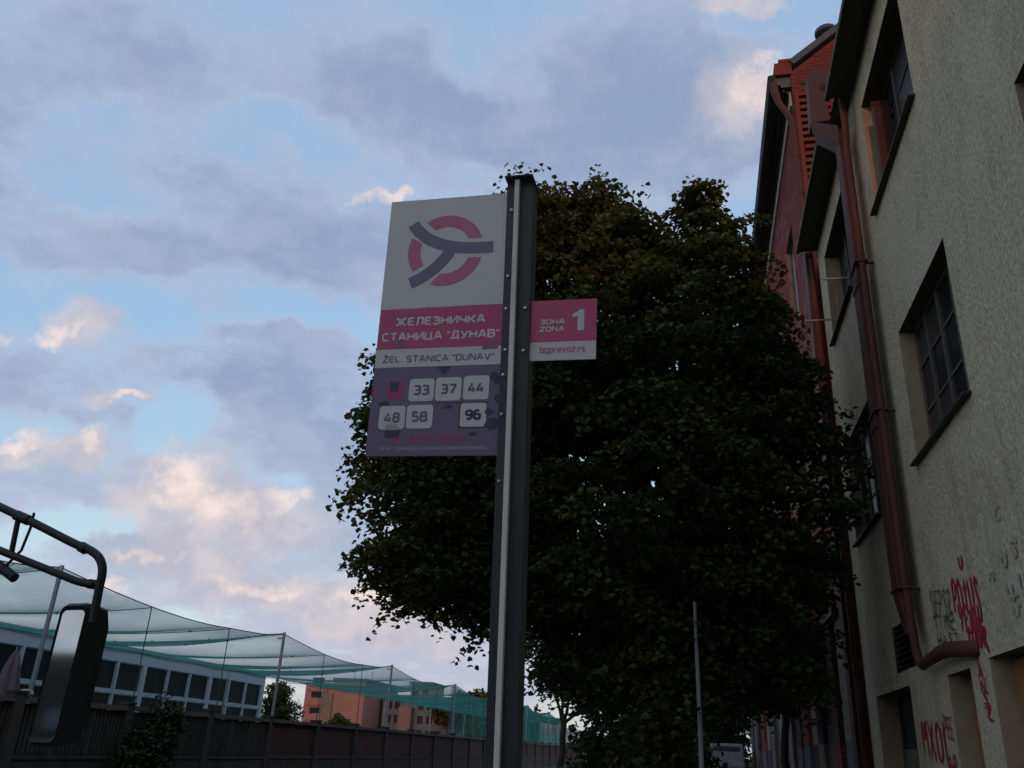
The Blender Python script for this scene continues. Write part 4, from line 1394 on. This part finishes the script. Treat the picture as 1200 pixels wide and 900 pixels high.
C_ = .16
SG = {   # width, strokes in a cell one unit high
    'Ж': (1.02, [[(.51, 0), (.51, 1)], [(.0, 1), (.12, 1), (.42, .5), (.12, 0), (0, 0)], [(1.02, 1), (.90, 1), (.60, .5), (.90, 0), (1.02, 0)], [(.40, .5), (.62, .5)]]),
    'Е': (.58, [[(.58, 1), (.14, 1), (0, .86), (0, .14), (.14, 0), (.58, 0)], [(0, .51), (.52, .51)]]),
    'Л': (.68, [[(-.04, 0), (.06, 0), (.14, .12), (.17, 1), (.68, 1), (.68, 0)]]),
    'З': (.62, [[(.02, 1), (.46, 1), (.60, .88), (.60, .62), (.48, .51), (.62, .40), (.62, .12), (.48, 0), (0, 0)], [(.16, .51), (.48, .51)]]),
    'Н': (.68, [[(0, 0), (0, 1)], [(.68, 0), (.68, 1)], [(0, .5), (.68, .5)]]),
    'И': (.70, [[(0, 1), (0, 0), (.06, 0), (.64, 1), (.70, 1), (.70, 0)]]),
    'Ч': (.64, [[(0, 1), (0, .56), (.14, .42), (.64, .42)], [(.64, 1), (.64, 0)]]),
    'К': (.64, [[(0, 0), (0, 1)], [(0, .5), (.22, .5), (.62, 1)], [(.22, .5), (.66, 0)]]),
    'А': (.72, [[(0, 0), (.30, 1), (.42, 1), (.72, 0)], [(.12, .30), (.60, .30)]]),
    'С': (.60, [[(.60, 1), (.16, 1), (0, .84), (0, .16), (.16, 0), (.60, 0)]]),
    'Т': (.66, [[(0, 1), (.66, 1)], [(.33, 1), (.33, 0)]]),
    'Ц': (.74, [[(0, 1), (0, 0), (.74, 0), (.74, -.18)], [(.62, 1), (.62, 0)]]),
    'Д': (.76, [[(0, -.18), (0, 0), (.76, 0), (.76, -.18)], [(.10, 0), (.22, 1), (.64, 1), (.64, 0)]]),
    'У': (.66, [[(0, 1), (.0, .95), (.32, .34)], [(.66, 1), (.30, .12), (.20, 0), (.04, 0)]]),
    'В': (.64, [[(0, 0), (0, 1), (.48, 1), (.60, .88), (.60, .62), (.48, .52), (.64, .40), (.64, .12), (.50, 0), (0, 0)], [(0, .52), (.48, .52)]]),
    'О': (.68, [rr_(0, .68, 0, 1)]),
    'S': (.60, [[(.58, 1), (.14, 1), (0, .88), (0, .62), (.14, .51), (.46, .51), (.60, .40), (.60, .12), (.46, 0), (.02, 0)]]),
    'Z': (.62, [[(0, 1), (.62, 1), (.62, .92), (0, .08), (0, 0), (.62, 0)]]),
    'Ž': (.62, [[(0, 1), (.62, 1), (.62, .92), (0, .08), (0, 0), (.62, 0)], [(.16, 1.36), (.31, 1.20), (.46, 1.36)]]),
    'L': (.54, [[(0, 1), (0, .14), (.14, 0), (.54, 0)]]),
    'N': (.70, [[(0, 0), (0, 1), (.06, 1), (.64, 0), (.70, 0), (.70, 1)]]),
    'I': (.02, [[(0, 0), (0, 1)]]),
    'D': (.66, [[(0, 0), (0, 1), (.48, 1), (.66, .82), (.66, .18), (.48, 0), (0, 0)]]),
    'U': (.66, [[(0, 1), (0, .16), (.16, 0), (.50, 0), (.66, .16), (.66, 1)]]),
    'V': (.70, [[(0, 1), (.32, 0), (.38, 0), (.70, 1)]]),
    '.': (.02, [[(0, -.05), (0, .08)]]),
    '"': (.18, [[(0, 1.02), (0, .74)], [(.18, 1.02), (.18, .74)]]),
    ' ': (.14, []),
    '0': (.58, [rr_(0, .58, 0, 1)]),
    '1': (.26, [[(0, .80), (.18, 1), (.26, 1), (.26, 0)]]),
    '2': (.56, [[(0, 1), (.42, 1), (.56, .88), (.56, .62), (.42, .52), (.12, .44), (0, .32), (0, 0), (.56, 0)]]),
    '3': (.58, [[(0, 1), (.44, 1), (.56, .88), (.56, .62), (.46, .51), (.58, .40), (.58, .12), (.44, 0), (0, 0)], [(.14, .51), (.46, .51)]]),
    '4': (.64, [[(.34, 1), (0, .30), (0, .22), (.64, .22)], [(.48, .58), (.48, 0)]]),
    '5': (.56, [[(.54, 1), (.04, 1), (.04, .56), (.42, .56), (.56, .44), (.56, .14), (.42, 0), (0, 0)]]),
    '6': (.58, [[(.52, 1), (.16, 1), (0, .84), (0, .16), (.14, 0), (.44, 0), (.58, .14), (.58, .42), (.44, .55), (0, .55)]]),
    '7': (.56, [[(0, 1), (.56, 1), (.56, .9), (.20, 0)]]),
    '8': (.58, [rr_(0, .58, 0, .52, .12), rr_(.02, .56, .52, 1, .12)]),
    '9': (.58, [[(.06, 0), (.42, 0), (.58, .16), (.58, .84), (.44, 1), (.14, 1), (0, .86), (0, .58), (.14, .45), (.58, .45)]]),
    '*': (.34, [[(.17, .62), (.17, 1)], [(.0, .72), (.34, .90)], [(.0, .90), (.34, .72)]]),
    '#': (.60, [[(.16, .1), (.22, .9)], [(.40, .1), (.46, .9)], [(0, .36), (.58, .36)], [(.02, .64), (.60, .64)]]),
    'b': (.52, [[(0, 1), (0, 0), (.40, 0), (.52, .12), (.52, .56), (.40, .68), (0, .68)]]),
    'g': (.52, [[(.52, .68), (.12, .68), (0, .56), (0, .12), (.12, 0), (.52, 0)], [(.52, .68), (.52, -.18), (.40, -.28), (.04, -.28)]]),
    'p': (.52, [[(0, -.28), (0, .68), (.40, .68), (.52, .56), (.52, .12), (.40, 0), (0, 0)]]),
    'r': (.34, [[(0, 0), (0, .56), (.12, .68), (.34, .68)]]),
    'e': (.52, [[(.50, 0), (.12, 0), (0, .12), (0, .56), (.12, .68), (.40, .68), (.52, .56), (.52, .34), (0, .34)]]),
    'v': (.54, [[(0, .68), (.24, 0), (.30, 0), (.54, .68)]]),
    'o': (.52, [rr_(0, .52, 0, .68, .13)]),
    'z': (.48, [[(0, .68), (.48, .68), (.48, .62), (0, .06), (0, 0), (.48, 0)]]),
    's': (.46, [[(.44, .68), (.10, .68), (0, .60), (0, .42), (.10, .34), (.36, .34), (.46, .26), (.46, .08), (.36, 0), (0, 0)]]),
}
SG['Е'] = SG['Е']
for lat, cyr in (('E', 'Е'), ('T', 'Т'), ('A', 'А'), ('C', 'С'), ('O', 'О')):
    SG[lat] = SG[cyr]


def stroke(mb, pts, w, z, mi):
    n = len(pts)
    closed = pts[0] == pts[-1]
    L, Rr = [], []
    for i, p in enumerate(pts):
        a = pts[i - 1] if i else (pts[-2] if closed else None)
        b = pts[i + 1] if i < n - 1 else (pts[1] if closed else None)
        d = []
        for q0, q1 in ((a, p), (p, b)):
            if q0 is not None and q1 is not None:
                l = math.hypot(q1[0] - q0[0], q1[1] - q0[1]) or 1e-9
                d.append(((q1[0] - q0[0]) / l, (q1[1] - q0[1]) / l))
        tx, ty = sum(v[0] for v in d), sum(v[1] for v in d)
        l = math.hypot(tx, ty) or 1e-9
        tx, ty = tx / l, ty / l
        k = 1 / max(.6, abs(tx * d[0][0] + ty * d[0][1]))
        L.append((p[0] - ty * w / 2 * k, p[1] + tx * w / 2 * k)); Rr.append((p[0] + ty * w / 2 * k, p[1] - tx * w / 2 * k))
    for i in range(n - 1):
        mb.face([(*Rr[i], z), (*Rr[i + 1], z), (*L[i + 1], z), (*L[i], z)], mi)


def lettering(mb, string, x0, x1, y0, y1, z, weight=.2, gap=.28, mi=0):
    "squarish sign lettering: base line y0, cap height up to y1, fitted between x0 and x1"
    h = (y1 - y0)
    tot = sum(SG[c][0] for c in string) + gap * (len(string) - 1)
    w = weight * h
    sx = (x1 - x0 - w) / tot
    sy = h - w
    x = x0 + w / 2
    k = 0
    for c in string:
        wd, sts = SG[c]
        for st in sts:
            k += 1
            stroke(mb, [(x + u * sx, y0 + w / 2 + v * sy) for u, v in st], w, z + .0006 + (k % 5) * .00003, mi)
        x += (wd + gap) * sx


def ribbon(mb, pts, w, z, mi=0):
    L, Rr = [], []
    for i, p in enumerate(pts):
        a = pts[max(0, i - 1)]; b = pts[min(len(pts) - 1, i + 1)]
        tx, ty = b[0] - a[0], b[1] - a[1]
        l = math.hypot(tx, ty)
        L.append((p[0] - ty / l * w / 2, p[1] + tx / l * w / 2)); Rr.append((p[0] + ty / l * w / 2, p[1] - tx / l * w / 2))
    for i in range(len(pts) - 1):
        mb.face([(*Rr[i], z), (*Rr[i + 1], z), (*L[i + 1], z), (*L[i], z)], mi)


def bez(p0, p1, p2, n=18):
    return [((1 - t) ** 2 * p0[0] + 2 * t * (1 - t) * p1[0] + t * t * p2[0], (1 - t) ** 2 * p0[1] + 2 * t * (1 - t) * p1[1] + t * t * p2[1]) for t in [k / n for k in range(n + 1)]]


# emblem plate
lp = panel('emblem_panel', -.545, -.005, .1605, .661, M_signwhite)
s = MB()
cx, cy, ro, ri = -.288, .414, .161, .108


def arc(a0, a1, c0, c1, n=16):
    s = MB()
    "ring piece; ends slanted: outer runs a0..a1, inner c0..c1"
    O = [(cx + ro * math.cos(R(a0 + (a1 - a0) * k / n)), cy + ro * math.sin(R(a0 + (a1 - a0) * k / n))) for k in range(n + 1)]
    I = [(cx + ri * math.cos(R(c0 + (c1 - c0) * k / n)), cy + ri * math.sin(R(c0 + (c1 - c0) * k / n))) for k in range(n + 1)]
    for k in range(n):
        s.face([(*I[k], .0012), (*O[k], .0012), (*O[k + 1], .0012), (*I[k + 1], .0012)])
    spart(s, 'ring_segment', M_ring, lp)


arc(18, 124, 26, 117)
arc(156, 214, 161, 215)
arc(250, 345, 262, 339)
s = MB()
ribbon(s, bez((-.436, .545), (-.352, .405), (-.085, .417), 22), .050, .0016)
ribbon(s, bez((-.262, .418), (-.318, .316), (-.428, .272), 16), .050, .0013)
spart(s, 'emblem', M_grey, lp)
# name plate
np_ = panel('name_panel', -.543, -.005, -.0945, .158, M_signwhite, z=.001)
s = MB(); s.box(-.5428, -.0052, -.016, .1578, .0012, .0018)
spart(s, 'magenta_band', M_mag, np_)
s = MB()
lettering(s, 'ЖЕЛЕЗНИЧКА', -.472, -.098, .082, .119, .0020, .215)
lettering(s, 'СТАНИЦА "ДУНАВ"', -.524, -.037, .018, .054, .0020, .215)
spart(s, 'lettering', M_signwhite, np_)
s = MB(); lettering(s, 'ŽEL. STANICA "DUNAV"', -.511, -.054, -.074, -.046, .0012, .165)
spart(s, 'lettering', M_text, np_)
# line-number plate
rp = panel('route_panel', -.5435, -.005, -.456, -.0955, M_purple, z=.0005)
for tx, a, b_, c, d_ in (('33', -.389, -.287, -.237, -.145), ('37', -.281, -.177, -.237, -.142), ('44', -.169, -.067, -.235, -.138),
                         ('48', -.502, -.396, -.349, -.254), ('58', -.390, -.284, -.347, -.252), ('96', -.174, -.072, -.343, -.248)):
    s = MB()
    rrect(s, a, b_, c, d_, .013, .0007, .0005)
    mx_, my_ = (a + b_) / 2, (c + d_) / 2
    lettering(s, tx, mx_ - .032, mx_ + .032, my_ - .021, my_ + .021, .0013, .2 if tx != '96' else .235, mi=1)
    tag(spart(s, 'number_tile', [M_signwhite, M_text if tx != '96' else M_residue], rp), 'white tile reading ' + tx)
s = MB(); lettering(s, '*011*720#', -.392, -.139, -.405, -.374, .0007, .2)
s.box(-.436, -.42, -.412, -.376, .0006, .0013); s.box(-.42, -.41, -.385, -.376, .0006, .0013)
spart(s, 'lettering', M_faint, rp)
s = MB(); text(s, 'За информације о доласку возила позовите', -.490, -.064, -.437, -.415, .0007, bold=.0)
spart(s, 'lettering', M_pale, rp)
s = MB()   # worn pictogram of a vehicle and an arrow
rrect(s, -.482, -.414, -.226, -.153, .014, .0006, .0006)
spart(s, 'pictogram', M_faint, rp)
s = MB()
s.face([(-.543, -.175, .0012), (-.543, -.222, .0012), (-.522, -.198, .0012)])

spart(s, 'arrow', M_faint, rp)
rr = random.Random(4)


def residue(*polys):
    for pts in polys:
        q = MB(); q.face(pts); spart(q, 'sticker_residue', M_residue, rp)


def patch(x, y, w_, h_, z=.0019, n=9):
    return [(x + w_ / 2 * math.cos(2 * math.pi * k / n) * rr.uniform(.7, 1.25), y + h_ / 2 * math.sin(2 * math.pi * k / n) * rr.uniform(.7, 1.25), z) for k in range(n)]


residue([(-.470, -.155, .0021), (-.434, -.155, .0021), (-.437, -.196, .0021), (-.464, -.199, .0021)][::-1],
        [(-.474, -.352, .0023), (-.413, -.350, .0023), (-.416, -.380, .0023), (-.470, -.383, .0023)][::-1],
        patch(-.044, -.148, .040, .05), patch(-.034, -.232, .022, .034), patch(-.050, -.332, .052, .05), patch(-.062, -.285, .03, .03), patch(-.225, -.262, .05, .012), patch(-.12, -.372, .03, .016),
        [(-.283, -.098, .0020), (-.225, -.097, .0020), (-.252, -.128, .0020)][::-1], patch(-.487, -.244, .045, .018),
        [(-.28, -.2477, .0018), (-.176, -.2477, .0018), (-.176, -.2455, .0018), (-.28, -.2455, .0018)])
s = MB()
s.box(-.178, -.066, -.2475, -.2445, .0006, .0020); s.box(-.1785, -.1755, -.3475, -.2476, .0006, .0020); s.box(-.1754, -.072, -.3475, -.3445, .0006, .0020)
spart(s, 'tile_edge', M_residue, rp)
s = MB(); s.face([(-.470, -.326, .0025), (-.422, -.328, .0025), (-.418, -.352, .0025), (-.474, -.352, .0025)][::-1])
spart(s, 'tape', M_tape, rp)
s = MB(); s.face([(-.105, -.030, .0024), (-.042, -.028, .0024), (-.040, .006, .0024), (-.09, .008, .0024)])
glue = s
s = MB()
s.face([(-.455, -.01, .0024), (-.42, -.012, .0024), (-.425, .024, .0024), (-.46, .022, .0024)])
M_old = mat('old glue patch', (.36, .13, .18), .6, c2=(.30, .12, .16), scale=30)
spart(s, 'glue_patch', M_old, np_); spart(glue, 'glue_patch', M_old, np_)
# zone plate
zp = panel('zone_panel', .060, .3415, -.085, .1645, M_signwhite)
s = MB(); s.box(.0602, .3413, -.009, .1643, .0002, .0008); spart(s, 'magenta_band', M_mag, zp)
s = MB()
lettering(s, 'ЗОНА', .122, .219, .063, .085, .0009, .21); lettering(s, 'ZONA', .122, .219, .033, .055, .0009, .21)
s.face([(.268, .034, .0015), (.294, .034, .0015), (.294, .120, .0015), (.275, .120, .0015), (.268, .113, .0015)])
s.face([(.249, .103, .0015), (.249, .086, .0015), (.268, .096, .0015), (.268, .113, .0015)])
spart(s, 'lettering', M_signwhite, zp)
s = MB(); lettering(s, 'bgprevoz.rs', .125, .301, -.054, -.026, .0002, .17)
spart(s, 'lettering', M_ring, zp)
# bolts
for x, u in ((-.013, .569), (-.012, .271), (-.013, .131), (-.007, -.042), (-.010, -.144), (-.008, -.301), (-.004, -.556), (.064, .13), (.065, -.048)):
    s = MB()
    s.tube([(x, u, .0135), (x, u, .019)], .0062, 6); s.tube([(x, u, .019), (x, u, .025)], .0035, 8)
    spart(s, 'bolt', M_bolt)

# ------------------------------------------------------------------ bus mirror reaching in from the left
YM = 2.95


def at(px, py, y=YM):
    d = FW + RT * ((px - 600) / FPX) - UP * ((py - 450) / FPX)
    return EYE + d * (y / d.y)


def smooth_path(pts, k=4):
    pts = [Vector(p) for p in pts]
    out = []
    for i in range(len(pts) - 1):
        p0 = pts[max(i - 1, 0)]; p1 = pts[i]; p2 = pts[i + 1]; p3 = pts[min(i + 2, len(pts) - 1)]
        for j in range(k):
            t = j / k
            out.append(.5 * ((2 * p1) + (-p0 + p2) * t + (2 * p0 - 5 * p1 + 4 * p2 - p3) * t * t + (-p0 + 3 * p1 - 3 * p2 + p3) * t ** 3))
    out.append(pts[-1])
    return out


MR = thing('wing_mirror', 'black vehicle mirror hanging from a bent double tube arm at the left', 'mirror', tuple(at(95, 800)))
s = MB()
s.tube(smooth_path([at(-160, 520), at(-60, 566), at(0, 594), at(40, 613), at(85, 636), at(106, 645), at(117, 655), at(120, 670), at(116, 690), at(112, 712), at(109, 730)]), .0165, 14)
s.build('arm', M_tube, MR, smooth=True)
s = MB()
s.tube(smooth_path([at(-160, 570), at(-60, 620), at(0, 645), at(40, 661), at(70, 673), at(90, 681), at(104, 684), at(117, 685)]), .0150, 14)
s.build('arm', M_tube, MR, smooth=True)
s = MB(); s.tube([at(95, 640.5), at(101, 644)], .021, 14); s.build('collar', M_tube, MR, smooth=True)
s = MB(); s.tube([at(104, 684), at(111, 685)], .0185, 14); s.build('collar', M_tube, MR, smooth=True)
s = MB(); s.tube([at(19, 603.5), at(34, 610)], .021, 12); s.build('collar', M_tube, MR, smooth=True)
s = MB(); s.tube([at(22, 605), at(13, 650)], .0105, 8); s.build('strut', M_tube, MR, smooth=True)
s = MB(); s.tube([at(40, 601), at(36, 618), at(25, 645), at(8, 662), at(-20, 674)], .0055, 8); s.build('cable', M_tube, MR, smooth=True)
# second, smaller mirror seen edge-on below the arm
s = MB(); s.tube(smooth_path([at(-46, 640), at(-30, 645), at(-8, 658), at(8, 670), at(19, 679)]), [.006] + [.02] * 15 + [.006], 10)
s.build('small_mirror', M_plastic, MR, smooth=True)
# housing and glass
gTL, gTR, gBL, gBR = at(70, 716), at(100, 713), at(38, 863), at(64, 866)
hTR, hBR = at(122, 722), at(97, 864)
bk = Vector((.02, .10, .005))
s = MB()
cxm = (gTL + gTR + gBL + gBR) / 4


def ring_loop(scale, back, xr=0.):
    pts = []
    corners = [(gTL, gTR, gBL), ]
    ex = (gTR - gTL + gBR - gBL) / 2; ez = (gTL - gBL + gTR - gBR) / 2
    w_, h_ = .5 * scale, .5 * scale
    ez = ez + Vector((0, .017, 0)) * ez.length / .45
    rr_ = .22
    for sx, sy, a0 in ((1, -1, -90), (1, 1, 0), (-1, 1, 90), (-1, -1, 180)):
        for k in range(6):
            a = R(a0 + 18 * k)
            u = sx * (w_ - rr_ * .9) + math.cos(a) * rr_ * .9
            v = sy * (h_ - rr_ * .28) + math.sin(a) * rr_ * .28
            pts.append(cxm + ex * u + ez * v + back)
    return pts


loops = [ring_loop(1.0, Vector((0, .004, 0))), ring_loop(1.07, Vector((0, -.004, 0))), ring_loop(1.12, Vector((.004, .01, 0))), ring_loop(1.13, Vector((.010, .05, 0))),
         ring_loop(1.08, Vector((.024, .10, 0))), ring_loop(.85, Vector((.032, .128, 0))), ring_loop(.4, Vector((.034, .137, 0)))]
nl = len(loops[0])
for lp_ in loops:
    s.v += [tuple(p) for p in lp_]
for a in range(len(loops) - 1):
    for k in range(nl):
        s.f.append((a * nl + k, a * nl + (k + 1) % nl, (a + 1) * nl + (k + 1) % nl, (a + 1) * nl + k)); s.m.append(0)
s.f.append(tuple((len(loops) - 1) * nl + k for k in range(nl))); s.m.append(0)
s.build('housing', M_plastic, MR, smooth=True)
s = MB(); s.face(ring_loop(1.0, Vector((0, .0035, 0))))
s.build('mirror_glass', M_mirror, MR)
